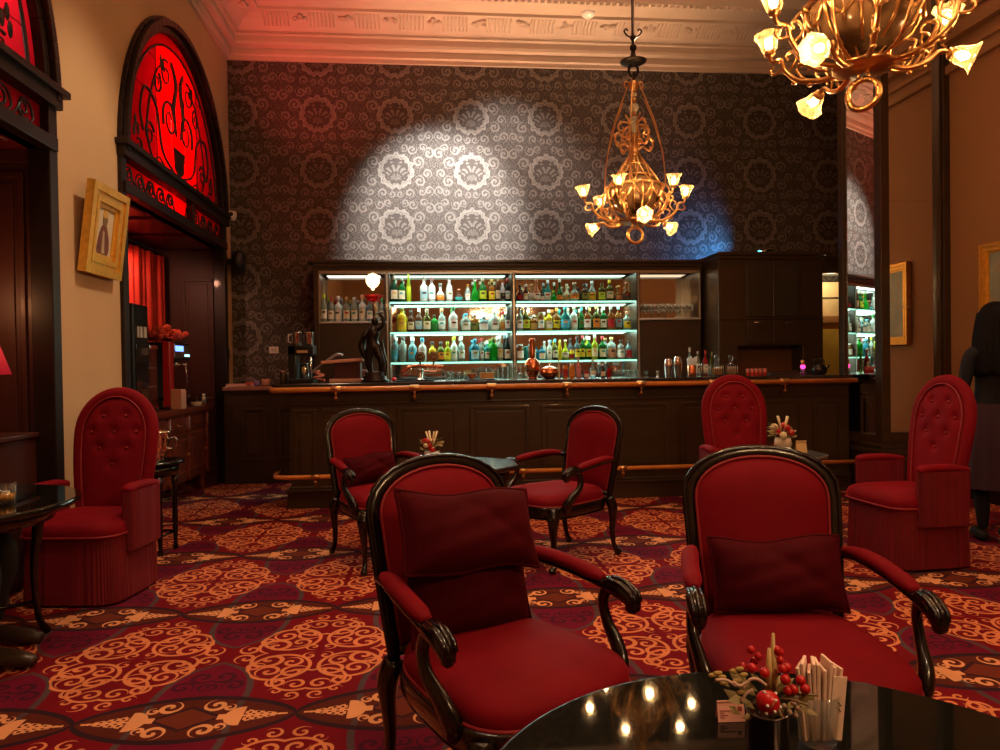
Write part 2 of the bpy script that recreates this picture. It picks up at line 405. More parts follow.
mb = MB(); sweep(mb, prof, cpath); struct(mb, 'trim_cornice', PLASTER)
# relief ornament along the cove, dentils and bead course
mb = MB()
def cove(y_in, x, hor):     # position on a cornice run
    return (x, YB-y_in) if hor == 'b' else (XL+y_in, x)
for run, a, b in (('b', XL+.5, XR-.6), ('l', 4.8, YB-.5)):
    k = 0; L = a
    while L < b:
        for t in range(7):
            x, y = cove(.30, L+t*.045, run); d = (0, -1) if run == 'b' else (1, 0)
            p0 = (x-d[0]*.09, y-d[1]*.09, 5.318); p1 = (x, y, 5.378); p2 = (x+d[0]*.09, y+d[1]*.09, 5.398)
            mb.tube([p0, p1, p2], [.010, .013, .010], 5)
        for q in range(9):
            x, y = cove(.25+.11*random.random(), L+.34+.13*q/8+.02*random.random(), run)
            t = (.25 if run == 'b' else 0)
            mb.ball(.020+.014*random.random(), (x, y, 5.365+.02*random.random()), 6, (1, 1, .8))
        L += .52
struct(mb, 'trim_frieze', PLASTER)
mb = MB()
for run, a, b in (('b', XL+.2, XR-.3), ('l', 5.0, YB-.2)):
    L = a
    while L < b:
        x, y = cove(.16, L, run); mb.box(x-.012, x+.012, y-.012, y+.012, 5.243, 5.262); L += .05
    L = a+.7
    while L < b-.6:
        x, y = cove(.83, L, run); mb.box(x-.02, x+.02, y-.02, y+.02, 5.365, 5.40); L += .075
struct(mb, 'trim_dentils', PLASTER)
# right wall moulding below the cornice
mb = MB()
for z0, z1, d in ((4.02, 4.10, .05), (4.16, 4.20, .03), (4.30, 4.42, .09), (4.5, 4.56, .05)): mb.box(XR-d, XR, YF, 6.5, z0, z1)
struct(mb, 'trim_right', WALLR, .01)
struct(MB().box(XR-.02, XR, YF, 6.5, 0, .22), 'baseboard_right', WOOD, .004)
mb = MB()
mb.box(XL, XL+.02, ARCH[0][0]+ARCH[0][1]+.02, ARCH[1][0]-ARCH[1][1]-.02, 0, .22)
struct(mb, 'baseboard_left', WOOD, .004)

# ------------------------------------------------------------------ alcoves with the fanlights
def panel_face(mb, fn, a0, a1, z0, z1, t=.018, w=.035):
    """raised moulding round a panel; fn(a,z,h) -> xyz, h out of the wall"""
    for (p, q, r, s) in ((a0, a1, z0, z0+w), (a0, a1, z1-w, z1), (a0, a0+w, z0+w, z1-w), (a1-w, a1, z0+w, z1-w)):
        mb.prism([(p, r), (q, r), (q, s), (p, s)], 0, t, fn)
    i = w*1.9
    mb.prism([(a0+i, z0+i), (a1-i, z0+i), (a1-i, z1-i), (a0+i, z1-i)], 0, t*.55, fn)
for n, (c, r) in enumerate(ARCH):
    y0, y1 = c-r, c+r
    mb = MB()
    mb.box(XA, XL-.02, y1, y1+.06, 0, SOFF)                 # far reveal, facing the camera
    mb.box(XA, XL-.02, y0-.06, y0, 0, SOFF)
    mb.box(XA-.06, XA, y0-.06, y1+.06, 0, SOFF)
    far = lambda a, z, h, y1=y1: (a, y1-h, z)
    if n == 0:
        panel_face(mb, far, XA+.08, XL-.16, .78, 2.55); panel_face(mb, far, XA+.08, XL-.16, .12, .68)
        mb.box(XA, XL-.03, y1-.035, y1, .69, .755)
        mb.box(XA, XL-.03, y1-.06, y1, 2.60, 2.68)
    else:
        panel_face(mb, far, XA+.30, XL-.12, .95, 2.35); panel_face(mb, far, XA+.12, XL-.12, .12, .85)
        bk = lambda a, z, h: (XA+h, a, z)
        panel_face(mb, bk, y0+.1, y0+1.2, .3, 2.4)
    struct(mb, 'wall_alcove', PANEL, .006)
    mb = MB().box(XA, XL-.02, y0, y1, SOFF, SOFF+.05)
    for k in range(3): mb.box(XA+.08, XL-.1, y0+.1+k*(2*r-.2)/3, y0+.1+(k+.8)*(2*r-.2)/3, SOFF-.02, SOFF)
    struct(mb, 'ceiling_alcove', mat('red_soffit', (.16, .012, .010), .3, vary=.3), .006)
    # light box behind the fanlight
    mb = MB(); B = XL-.62
    mb.add([(B, y0, SOFF+.06), (B, y1, SOFF+.06), (B, y1, 4.7), (B, y0, 4.7)], [(0, 1, 2, 3)], False)
    mb.add([(B, y0, 4.7), (B, y1, 4.7), (XL-.02, y1, 4.7), (XL-.02, y0, 4.7)], [(0, 1, 2, 3)], False)
    for yy in (y0-.02, y1+.02): mb.add([(B, yy, SOFF+.06), (XL-.02, yy, SOFF+.06), (XL-.02, yy, 4.7), (B, yy, 4.7)], [(0, 1, 2, 3)], False)
    struct(mb, 'wall_lightwell', mat('lightwell_plaster', (.6, .55, .5), .8))
    # window joinery
    def arc(rr, n_=40, z0=SPRING): return [(c-rr*math.cos(PI*k/n_), z0+rr*RISE/r*math.sin(PI*k/n_)) for k in range(n_+1)]
    wx = lambda a, b, h: (XL+h, a, b)
    fr = MB()
    o_, i_ = arc(r+.03), arc(r-.10); o2, i2 = arc(r+.01), arc(r-.045)
    for k in range(40):
        fr.prism([o_[k], o_[k+1], i_[k+1], i_[k]], -.10, .035, wx); fr.prism([o2[k], o2[k+1], i2[k+1], i2[k]], .034, .075, wx)
    fr.prism([(y0-.04, 2.95), (y1+.04, 2.95), (y1+.04, 3.06), (y0-.04, 3.06)], -.1, .065, wx)
    fr.prism([(y0-.07, 3.03), (y1+.07, 3.03), (y1+.07, 3.075), (y0-.07, 3.075)], -.1, .10, wx)
    fr.prism([(y0, SOFF), (y1, SOFF), (y1, SOFF+.085), (y0, SOFF+.085)], -.1, .05, wx)
    for a in (y0-.03, y1-.07): fr.prism([(a, 0), (a+.10, 0), (a+.10, 2.96), (a, 2.96)], -.1, .03, wx)
    for a in (c+.25,): fr.prism([(a-.035, SOFF+.08), (a+.035, SOFF+.08), (a+.035, 2.96), (a-.035, 2.96)], -.08, .04, wx)
    win = struct(fr, 'window_%d' % (n+1), WOOD, .006)
    g = REDGLASS if n else ROSEGLASS; side = CRIMGLASS if n else ROSEGLASS
    ins = arc(r-.09); mid_ = arc(r-.19)
    cz = SPRING+.06
    def topz(a): return SPRING+(r-.19)*RISE/r*math.sqrt(max(0, 1-(a/(r-.19))**2))
    cuts = [-(r-.19), -.52, .52, r-.19] if n else [-(r-.19), r-.19]
    for q0, q1 in zip(cuts, cuts[1:]):
        aa = [q0+(q1-q0)*k/24 for k in range(25)]
        MB().prism([(c+a, cz) for a in (q0, q1)]+[(c+a, max(cz, topz(a))) for a in aa[::-1]], -.03, -.024, wx).build('pane', (g if abs(q0+q1) < .1 else SIDEG) if n else g, win)
    bd = MB()
    for k in range(40): bd.prism([ins[k], ins[k+1], mid_[k+1], mid_[k]], -.03, -.024, wx)
    bd.build('border_pane', side, win)
    MB().prism([(y0+.05, SOFF+.085), (y1-.05, SOFF+.085), (y1-.05, 2.955), (y0+.05, 2.955)], -.03, -.024, wx).build('transom_pane', g if n else ROSEGLASS, win)
    ld = MB()
    W = lambda a, b: (XL-.018, a, b)
    def curl(cy, czz, R, turns=1.4, d=1, ph=0, t=.013):
        pts = [W(cy+d*R*(1-.75*k/24)*math.cos(ph+TAU*turns*k/24), czz+R*(1-.75*k/24)*math.sin(ph+TAU*turns*k/24)) for k in range(25)]
        ld.tube(pts, [t*(1.2-.6*k/24) for k in range(25)], 5)
    for d in (-1, 1):
        curl(c+d*.22, 3.62, .19, 1.5, d, -.5); curl(c+d*.30, 4.02, .13, 1.3, -d, 1.2, .010)
        ld.tube([W(c+d*q[0], q[1]) for q in spl([(.10, 3.15), (.42, 3.28), (.55, 3.62), (.80, 3.72), (.92, 3.5), (.86, 3.32)], 6)], .012, 5)
        ld.tube([W(c+d*q[0], q[1]) for q in spl([(.62, 3.10), (.78, 3.32), (.72, 3.62), (.56, 3.92), (.42, 4.05)], 6)], .010, 5)
        for q, zz in ((1.02, 3.36), (.97, 3.30), (1.05, 3.27), (.42, 4.10), (.36, 4.07)): ld.ball(.036, W(c+d*q, zz), 8, (.2, .8, 1.5))
        ld.tube([W(c+d*q[0], q[1]) for q in spl([(.05, 3.52), (.13, 3.75), (.06, 4.0), (.16, 4.18)], 6)], [.012+.014*math.sin(PI*k/18) for k in range(19)], 5)
        curl(c+d*.72, 3.34, .11, 1.4, -d, .4, .010); curl(c+d*.52, 3.86, .10, 1.3, d, 2.0, .010); curl(c+d*.95, 3.16, .07, 1.2, d, .9, .009)
        ld.tube([W(c+d*q[0], q[1]) for q in spl([(.16, 3.18), (.30, 3.12), (.50, 3.20), (.66, 3.12), (.92, 3.14)], 6)], .009, 5)
        for k in range(5):
            a = c+d*(.25+.23*k); curl(a, 2.86, .062, 1.3, d*(1 if k % 2 else -1), k, .010)
            ld.tube([W(*q) for q in spl([(a-d*.13, 2.79), (a-d*.07, 2.84), (a-d*.02, 2.92), (a+d*.06, 2.91), (a+d*.10, 2.84), (a+d*.07, 2.80)], 5)], .008, 5)
    for a in (-.55, -.18, .18, .55): ld.tube([W(c+a, cz), W(c+a, SPRING+(r-.19)*RISE/r*math.sqrt(1-(a/(r-.19))**2))], .0035, 4)
    for zz in (3.35, 3.7, 4.05): 
        h = (r-.19)*math.sqrt(1-((zz-SPRING)/((r-.19)*RISE/r))**2); ld.tube([W(c-h, zz), W(c+h, zz)], .0035, 4)
    ld.tube([W(*q) for q in mid_], .012, 5)
    ld.prism([(c-.14, 3.40), (c+.14, 3.40), (c+.11, 3.20), (c, 3.14), (c-.11, 3.20)], -.02, -.008, wx)
    ld.build('leadwork', BLACK, win)
    light('lightwell_lamp', 'POINT', (XL-.30, c+(.0 if n else .7), 3.70), LW if n else LW*.5, (1, .55, .45) if n else (1, .62, .62), .10)
    light('lightwell_lamp', 'POINT', (XL-.36, c-.2, 2.86), LW*.16 if n else LW*.10, (1, .6, .5), .05)

# red velvet curtain on the alcove's back wall
def wavy(name, m, f, nu, nv): return MB().grid(nu, nv, f).build(name, m)
cur = wavy('curtain', mat('red_curtain', (.50, .022, .010), .7, sheen=.4, vary=.3, vscale=6), lambda a, b: (XA+.12+.055*math.sin(a*75+b*1.2)+.015*math.sin(a*23), 7.25+1.22*a, .95+1.62*b), 160, 6)
tag(cur, 'bright red pleated curtain hanging at the back of the alcove behind the coffee machine', 'curtain')
sl = cur.modifiers.new('solid', 'SOLIDIFY'); sl.thickness = .006
ro = MB().tube([(XA+.10, 6.5, 2.60), (XA+.10, 8.55, 2.60)], .016, 8).ball(.03, (XA+.10, 6.5, 2.60), 8)
tag(ro.build('curtain_rod', BRONZE), 'dark rod carrying the red curtain under the alcove ceiling', 'curtain rod')
light('alcove_fill', 'SPOT', (XA+.30, 7.12, 2.45), 26, (1, .42, .25), .03, (XA+.10, 8.1, 1.7), 100, .6)  # added unseen spot, placed to rake the curtain pleats
light('alcove_fill', 'POINT', (XA+.4, 4.35, 1.75), 5, (1, .42, .16), .06)

# ------------------------------------------------------------------ mirrored pier on the right
px0, pyf, pyb = 4.30, 6.50, 7.24
FA, FB = (4.325, 6.60), (4.222, 6.945)                 # splayed mirror on the left side of the pier
pm = MB().prism([(px0+.10, pyf+.09), (XR+.04, pyf+.09), (XR+.04, pyb-.05), (FB[0]+.06, pyb-.05), (FB[0]+.06, FB[1]), (FA[0]+.06, FA[1])], 0, 5.4)
struct(pm, 'column', WOODBAR)
tr = MB()
tr.box(px0-.07, XR, pyf-.08, pyb+.02, 0, .40); tr.box(px0-.10, XR, pyf-.11, pyb+.04, .40, .45); tr.box(px0-.05, XR, pyf-.06, pyb, .45, .49)
tr.box(px0-.005, px0+.085, pyf-.01, pyf+.10, .48, 5.4); tr.box(XR-.075, XR, pyf-.02, pyf+.10, .48, 5.4)
tr.box(px0, XR, pyf-.0, pyf+.1, .48, .60)
tr.box(FB[0]-.035, FB[0]+.10, FB[1], FB[1]+.06, .48, 5.4)
tr.prism([(FA[0]-.02, FA[1]), (FA[0]+.06, FA[1]), (FB[0]+.06, FB[1]), (FB[0]-.02, FB[1])], .48, .565)
tr.box(px0+.085, px0+.10, pyf+.02, pyf+.08, .6, 5.4); tr.box(XR-.095, XR-.075, pyf+.0, pyf+.08, .6, 5.4)
struct(tr, 'trim_pier', WOODBAR, .008)
pf = MB().box(px0+.085, XR-.07, pyf+.055, pyf+.065, .6, 5.4)
o = pf.build('pier_mirror', MIRROR); tag(o, 'tall mirror on the front of the dark pier, reflecting the gilt framed painting', 'mirror')
ps = MB().prism([(FA[0], FA[1]), (FA[0]+.01, FA[1]+.003), (FB[0]+.01, FB[1]+.003), (FB[0], FB[1])], .565, 5.4)
o2_ = ps.build('pier_mirror', MIRROR); tag(o2_, 'narrow mirror on the left side of the dark pier, reflecting bottles and bar', 'mirror')
for z in (1.80, 2.83): MB().box(px0+.10, XR-.19, pyf+.043, pyf+.055, z, z+.022).build('joint_strip', CHROME, o)
MB().tube([(FA[0]-.012, FA[1]+.01, .575), (FB[0]-.012, FB[1]-.01, .575)], .012, 6).build('sill_bead', WOODBAR, o2_)

# gilt framed painting on the right wall
def picture(name, label, M, w, h, fw, canvas, loc, cat='picture', extra=None):
    t = thing(name, label, cat, loc); t.matrix_world = Matrix.Translation(loc) @ M.to_4x4()
    fr = MB()
    steps = [(0, 0, .02), (.0, .35, .055), (.35, .55, .04), (.55, .8, .048), (.8, 1.0, .028)]
    for a, b, d in steps:
        if b == a: continue
        o0, o1 = a*fw, b*fw
        for (p, q) in (((-w/2+o1, -h/2+o0, w/2-o1, -h/2+o1), 0), ((-w/2+o1, h/2-o1, w/2-o1, h/2-o0), 0), ((-w/2+o0, -h/2+o0, -w/2+o1, h/2-o0), 0), ((w/2-o1, -h/2+o0, w/2-o0, h/2-o0), 0)):
            fr.box(p[0], p[2], -d, 0, p[1], p[3])
    fr.build('frame', GOLD, t)
    MB().box(-w/2+fw*.9, w/2-fw*.9, -.018, -.006, -h/2+fw*.9, h/2-fw*.9).build('canvas', canvas, t)
    return t
def m_paint():
    m, nt, b = newmat('sea_painting'); b.inputs['Roughness'].default_value = .4
    f = E(nt, noise(nt, 5, 6, rough=.65)); g = E(nt, noise(nt, 11, 5, rough=.7))
    c = mixc(nt, f, (.10, .20, .17), (.55, .62, .50)); c = mixc(nt, ((g-.55)*6).min(1).max(0), c, (.45, .26, .12)); nt.links.new(c, b.inputs['Base Color']); return m
picture('painting', 'large teal figure painting in a gilt frame on the right wall', Matrix.Rotation(-PI/2, 3, 'Z'), 1.05, .86, .085, m_paint(), (XR-.005, 5.535, 1.89))

# portrait on the left wall
cream = mat('portrait_ground', (.62, .52, .36), .6, vary=.1, vscale=5)
q = Matrix.Rotation(PI/2, 3, 'Z') @ Matrix.Rotation(math.radians(7), 3, 'X')
pt = picture('portrait_picture', 'small portrait in a deep gilt frame, tilted forward on the ochre left wall', q, .56, .62, .15, cream, (XL+.055, 5.345, 2.285))
fg = MB().prism(spl([(-.075, -.155), (.075, -.155), (.085, -.06), (.045, .02), (.02, .05), (-.02, .05), (-.05, .02), (-.08, -.06)], 4, True), .018, .0215, lambda a, b, h: (a, -h, b))
fg.build('painted_figure', mat('painted_coat', (.16, .05, .03), .6, vary=.6, vscale=20), pt)
hd = MB().prism([(.036*math.cos(k*TAU/16), .085+.045*math.sin(k*TAU/16)) for k in range(16)], .018, .022, lambda a, b, h: (a, -h, b)); hd.build('painted_head', mat('painted_face', (.20, .12, .05), .6), pt)
MB().prism([(-.038, .10), (.038, .10), (.030, .165), (0, .175), (-.030, .165)], .018, .0222, lambda a, b, h: (a, -h, b)).build('painted_hat', mat('painted_gold', (.6, .36, .06), .5), pt)
MB().prism([(-.018, -.15), (.03, -.15), (.0, .0), (-.022, .01)], .018, .0223, lambda a, b, h: (a, -h, b)).build('painted_sash', mat('painted_shirt', (.5, .40, .26), .6), pt)

# ------------------------------------------------------------------ the bar
BX0, BX1, BF, BBK, BTOP = -1.30, 4.17, 6.84, 7.50, 1.16
bar = thing('bar_counter', 'long dark panelled bar with marble top, polished wooden hand rail and brass foot rail', 'bar counter', (0, BF, 0))
L = lambda mb, n, m, **k: mb.build(n, m, bar, **k)
mb = MB().box(BX0, BX1, 0, BBK-BF, .14, 1.10); L(mb, 'body', WOODBAR)
mb = MB().box(BX0-.03, BX1, -.035, BBK-BF, 0, .15).box(BX0-.045, BX1, -.05, .02, .15, .175).box(BX0-.02, BX1, -.02, .02, .175, .20)
mb.box(BX0-.02, BX1, -.022, .01, .955, .975).box(BX0-.03, BX1, -.03, .01, 1.06, 1.10); L(mb, 'plinth', WOODBAR, bevel=.006)
pn = MB(); ff = lambda a, z, h: (a, -h, z)
x = BX0+.30
k = 0
while x < BX1-.3:
    wdt = .565; panel_face(pn, ff, x, min(x+wdt, BX1-.08), .27, .92, .016, .03); x += .685
panel_face(pn, ff, BX0+.03, BX0+.24, .27, .92, .016, .03)
L(pn, 'front_panels', WOODBAR, bevel=.004)
L(MB().box(BX0-.14, BX1, -.10, BBK-BF+.02, 1.11, BTOP), 'worktop', MARBLE, bevel=.008)
hr = MB(); RY, RZ = -.145, 1.105
hr.tube([(BX0-.16, .62, RZ)]+[(BX0-.16, .05, RZ)]+spl([(BX0-.16, -.06, RZ), (BX0-.125, -.12, RZ), (BX0-.06, RY, RZ)], 5)+[(BX1, RY, RZ)], .024, 12)
hrl = L(hr, 'hand_rail', RAILW)
x = -.86
while x < BX1-.1:
    b = MB(); b.lathe([(.026, -.045), (.031, -.038), (.031, .038), (.026, .045)], 14, (x, RY, RZ), Matrix.Rotation(PI/2, 3, 'Y'))
    b.tube(spl([(x, RY, RZ-.02), (x, RY-.005, RZ-.06), (x, RY+.04, RZ-.10), (x, -.02, RZ-.11)], 5), .010, 8); b.ball(.018, (x, RY-.002, RZ-.085), 10)
    b.build('rail_bracket', BRASS, hrl); x += .715
fr = MB(); FY, FZ = -.20, .315
fr.tube([(BX0-.14, .30, FZ)]+spl([(BX0-.14, -.02, FZ), (BX0-.10, -.15, FZ), (BX0+.02, FY, FZ)], 6)+[(BX1, FY, FZ)], .021, 10)
frl = L(fr, 'foot_rail', RAILW)
x = -1.05
while x < BX1-.1:
    b = MB(); b.lathe([(.023, -.035), (.028, -.03), (.028, .03), (.023, .035)], 12, (x, FY, FZ), Matrix.Rotation(PI/2, 3, 'Y'))
    b.tube([(x, FY, FZ-.02), (x, FY+.03, FZ-.08), (x, -.02, FZ-.11)], .012, 8); b.ball(.02, (x, FY+.005, FZ-.05), 8)
    b.build('rail_bracket', BRASS, frl); x += .95
# counter return between the bar and the left wall
ret = thing('counter_return', 'low dark panelled counter joining the bar to the back left corner', 'counter', (0, 8.42, 0))
mb = MB().box(XL+.02, BX0-.02, 0, .46, 0, 1.06).box(XL+.02, BX0-.02, -.02, .02, 0, .13); mb.build('body', WOODBAR, ret)
pn = MB(); panel_face(pn, ff, -2.14, -1.86, .26, .86); panel_face(pn, ff, -1.74, -1.42, .26, .86); pn.build('front_panels', WOODBAR, ret, .004)
MB().box(XL+.02, BX0-.02, -.06, .46, 1.06, 1.105).build('worktop', mat('pink_stone', (.30, .14, .10), .25, vary=.4), ret, .006)

# back bar shelving ------------------------------------------------------------
SY0, SY1 = 8.36, 8.62
def shx(x, y=315, Y=SY0): return at_depth(x, y, Y).x
def shz(x, y, Y=SY0): return at_depth(x, y, Y).z
BBX0, BBX1 = shx(314), shx(701.2)
SHZ = [shz(451, 301.5), shz(451, 331.5), shz(451, 361.5)]
LZ = shz(352, 321.5); RZ2 = shz(668, 318)
TOPZ = shz(451, 262)
bb = thing('back_bar_unit', 'wide dark back bar with mirrored bays, lit glass shelves and a moulded cornice', 'back bar', (0, 8.4, 0))
def B(mb, n, m, **k):
    mb.v = [(a, b-8.4, c) for a, b, c in mb.v]; return mb.build(n, m, bb, **k)
x1, x2, x3, x4 = shx(387.5), shx(514), shx(638.5), shx(700)
mb = MB()
mb.box(BBX0, BBX1, SY0-.06, 8.88, TOPZ-.06, TOPZ-.02).box(BBX0-.05, BBX1, SY0-.11, 8.88, TOPZ-.02, TOPZ+.01).box(BBX0-.02, BBX1, SY0-.03, 8.88, TOPZ-.10, TOPZ-.06)
mb.box(BBX0, BBX0+.06, SY0-.01, 8.88, 0, TOPZ-.06)
mb.box(BBX0, BBX1, SY1+.03, 8.88, 0, TOPZ-.06)
for a in (x1, x2, x3): mb.box(a-.025, a+.025, SY0-.005, SY1+.03, 0, TOPZ-.06)
mb.box(x4-.015, x4+.01, SY0-.005, SY1+.03, 0, TOPZ-.06)
B(mb, 'carcass', WOODBAR, bevel=.005)
B(MB().box(BBX0+.06, x1-.025, SY0-.01, SY1+.03, 0, LZ-.03).box(x3+.025, x4, SY0-.01, SY1+.03, 0, RZ2-.03).box(x1, x3, SY0-.06, SY1+.03, 0, 1.06), 'base_cupboards', WOODBAR, bevel=.005)
pn = MB(); ff2 = lambda a, z, h: (a, SY0-.01-h, z)
xm = (BBX0+x1)/2
panel_face(pn, ff2, BBX0+.08, xm-.01, 1.1, LZ-.08, .012, .02); panel_face(pn, ff2, xm+.01, x1-.05, 1.1, LZ-.08, .012, .02); panel_face(pn, ff2, x3+.05, x4-.04, 1.1, RZ2-.08, .012, .02)

for a, b, z in ((BBX0+.06, x1-.025, LZ), (x1+.025, x2-.025, 1.06), (x2+.025, x3-.025, 1.06), (x3+.025, x4-.015, RZ2)):
    B(MB().box(a, b, SY1+.015, SY1+.03, z, TOPZ-.10), 'mirror_back', MIRRORD)
MET = mat('brushed_frame', (.45, .40, .33), .35, .8)
mb = MB()
for a in (BBX0+.065, x1, x2, x3, x4-.005):
    mb.box(a-.009, a+.009, SY0-.016, SY0-.004, 1.10 if a in (x1, x2, x3) else LZ, TOPZ-.11)
mb.box(BBX0+.06, x4, SY0-.016, SY0-.004, TOPZ-.135, TOPZ-.10); B(mb, 'metal_trim', MET)
SHG = mat('shelf_glass', (.35, .75, .62), .05, trans=.75, ior=1.3)
WSH = mat('pale_shelf', (.55, .50, .44), .4)
for a, b in ((x1, x2), (x2, x3)):
    for z in SHZ:
        s_ = B(MB().box(a+.025, b-.025, SY0, SY1+.01, z-.014, z), 'glass_shelf', SHG)
        MB().box(a+.03, b-.03, SY0-.02-8.4, SY0-.004-8.4, z-.023, z-.004).build('light_strip', LED, s_)
for a, b, z in ((BBX0+.06, x1, LZ), (x3, x4, RZ2)):
    B(MB().box(a, b, SY0-.02, SY1+.02, z-.022, z), 'wooden_shelf', WSH, bevel=.003)
B(MB().box(x1+.03, x3-.03, SY0-.06-.02, SY0-.07, TOPZ-.018, TOPZ-.006), 'cornice_light', LED)
# the strips throw light on the shelves
for a, b in ((x1, x2), (x2, x3)):
    for z in SHZ+[TOPZ-.102]:
        light('shelf_strip_lamp', 'AREA', ((a+b)/2, SY0+.13, z-.0160), SHELFW*(.35 if z > SHZ[0] else 1), (.66, 1, .85), b-a-.12, ((a+b)/2, SY0+.13, z-.5), sy=.20)
light('shelf_strip_lamp', 'AREA', ((BBX0+x1)/2, SY0+.12, TOPZ-.115), SHELFW*.11, (1, .92, .8), x1-BBX0-.2, ((BBX0+x1)/2, SY0+.14, LZ), sy=.2)
light('shelf_strip_lamp', 'AREA', ((x3+x4)/2, SY0+.12, TOPZ-.115), SHELFW*.07, (1, .8, .55), x4-x3-.1, ((x3+x4)/2, SY0+.14, RZ2), sy=.2)
light('counter_fill', 'AREA', ((BBX0+x4)/2, SY0-.075, TOPZ-.075), COUNT, (.85, 1, .9), 4.0, ((BBX0+x4)/2, 7.3, 1.1), sy=.02, spread=100)  # added area lamp that brightens the things on the bar

# tall cupboard, right of the shelves
TX0, TX1, TYF = shx(703)+.012, at_depth(823, 320, 7.92).x, 7.92
tc = thing('tall_cupboard', 'tall dark cupboard with plain doors standing right of the lit shelves', 'cupboard', (0, TYF, 0))
def T(mb, n, m, p=tc, **k):
    mb.v = [(a, b-TYF, c) for a, b, c in mb.v]; return mb.build(n, m, p, **k)
tz = at_depth(757, 253, TYF).z; zmid = at_depth(757, 319, TYF).z; zn1 = at_depth(757, 346, TYF).z
nx0, nx1 = at_depth(738, 360, TYF).x, at_depth(803, 360, TYF).x
mb = MB().box(TX0, TX1, TYF, 8.88, zn1, tz-.03).box(TX0, nx0, TYF, 8.88, 0, zn1).box(nx1, TX1, TYF, 8.88, 0, zn1).box(nx0, nx1, TYF+.28, 8.88, 0, zn1).box(nx0, nx1, TYF, TYF+.3, 0, 1.07)
mb.box(TX0-.008, TX1+.03, TYF-.05, 8.88, tz-.03, tz+.01).box(TX0-.004, TX1+.01, TYF-.025, 8.88, tz-.07, tz-.03).box(TX0-.005, TX1, TYF-.012, TYF+.01, zmid-.01, zmid+.012)
T(mb, 'carcass', WOODBAR, bevel=.006)
dx0, dxm, dx1 = at_depth(746, 290, TYF).x, at_depth(772, 290, TYF).x, at_depth(799, 290, TYF).x
for a, b in ((dx0, dxm-.004), (dxm+.004, dx1)):
    d = T(MB().box(a, b, TYF-.02, TYF, zmid+.03, tz-.10), 'door', mat('cupboard_door', (.045, .034, .024), .3, vary=.2), bevel=.004)
for a, b, cx in ((dx0, dxm-.004, 757), (dxm+.004, dx1, 788)):
    d = T(MB().box(a, b, TYF-.018, TYF, zn1+.02, zmid-.015), 'drawer', WOODBAR, bevel=.004)
    c = at_depth(cx, 322.5, TYF-.02); MB().tube([(c.x-.04, c.y-TYF, c.z), (c.x-.035, c.y-TYF-.02, c.z), (c.x+.035, c.y-TYF-.02, c.z), (c.x+.04, c.y-TYF, c.z)], .006, 6).build('handle', CHROME, d)
T(MB().box(nx0, nx1, TYF+.265, TYF+.28, 1.07, zn1), 'niche_back', mat('brown_board', (.16, .060, .022), .5, vary=.3))
# opening beyond the cupboard: a bright pantry seen over the counter
ox0, ox1 = TX1+.02, XR+.34
mb = MB().box(ox0, ox1, 8.30, 8.34, 2.36, 2.58).box(ox0, ox0+.05, 8.30, 8.36, 0, 2.36)
struct(mb, 'door_1', WOODBAR, .006)
pc = thing('pantry_cabinet', 'yellow lit wooden cabinet seen through the gap right of the tall cupboard', 'cabinet', (5.02-.02, 8.62, 0))
mb = MB().box(ox0-5.0, ox1-5.0-.005, 0, .2, 0, 1.78); mb.build('body', mat('pantry_wood', (.42, .18, .06), .45, vary=.3), pc, .004)
MB().box(ox0-5.0+.03, ox1-5.0-.06, -.015, 0, 1.12, 1.70).build('door', mat('pantry_yellow', (.75, .50, .08), .4, vary=.15), pc)
MB().box(ox0-5.0, ox1-5.0-.005, -.03, .2, 1.78, 1.86).build('worktop', mat('pantry_wood', (.42, .18, .06)), pc)
MB().box(ox0-5.0, ox1-5.0-.005, .1, .2, 1.86, 2.30).build('upper_board', mat('pantry_cream', (.62, .46, .24), .5, vary=.2), pc)
mb = MB()
for a in (0, 1): mb.tube([(ox0-5+.10+.02, .09, 1.92), (ox0-5+.20, .08, 2.06), (ox0-5+.30, .09, 1.92)], .008, 6)
mb.tube([(ox0-5+.02, .09, 2.10), (ox1-5-.02, .09, 2.10)], .007, 6); mb.build('wire_hook', BLACK, pc)
struct(MB().box(ox0, ox1, 8.36, YB, 2.40, 2.44), 'ceiling_pantry', WHITE)
light('pantry_lamp', 'POINT', ((ox0+ox1)/2, 8.45, 2.28), 7, (1, .78, .45), .04)

# ------------------------------------------------------------------ bottles
COLR = {'green': (.02, .22, .04), 'bright green': (.02, .55, .04), 'dark green': (.02, .09, .04), 'clear': (.55, .68, .60), 'frosted': (.72, .82, .76), 'yellow': (.75, .58, .03), 'amber': (.45, .17, .03),
        'brown': (.10, .04, .02), 'black': (.015, .02, .02), 'blue': (.06, .42, .62), 'pale blue': (.35, .58, .62), 'teal': (.04, .38, .36), 'olive': (.20, .22, .04), 'red': (.40, .015, .02), 'white': (.78, .78, .70), 'cream': (.74, .66, .44),
        'orange': (.75, .24, .03), 'lime': (.50, .62, .03), 'copper': (.60, .25, .12), 'silver': (.6, .6, .6), 'pink': (.65, .25, .25), 'gold': (.6, .40, .12), 'grey blue': (.22, .32, .38), 'dark': (.04, .03, .025)}
def gl(n):
    if 'b_'+n in MATS: return MATS['b_'+n]
    c = COLR[n]; tr = .6 if n in ('clear', 'pale blue', 'dark green', 'green', 'amber', 'olive', 'teal', 'blue', 'bright green', 'grey blue') else .25
    return mat('b_'+n, c, .12, trans=tr, ior=1.2, vary=.15, vscale=30)
def pt_(n): return mat('p_'+n, COLR[n], .5, vary=.25, vscale=60)
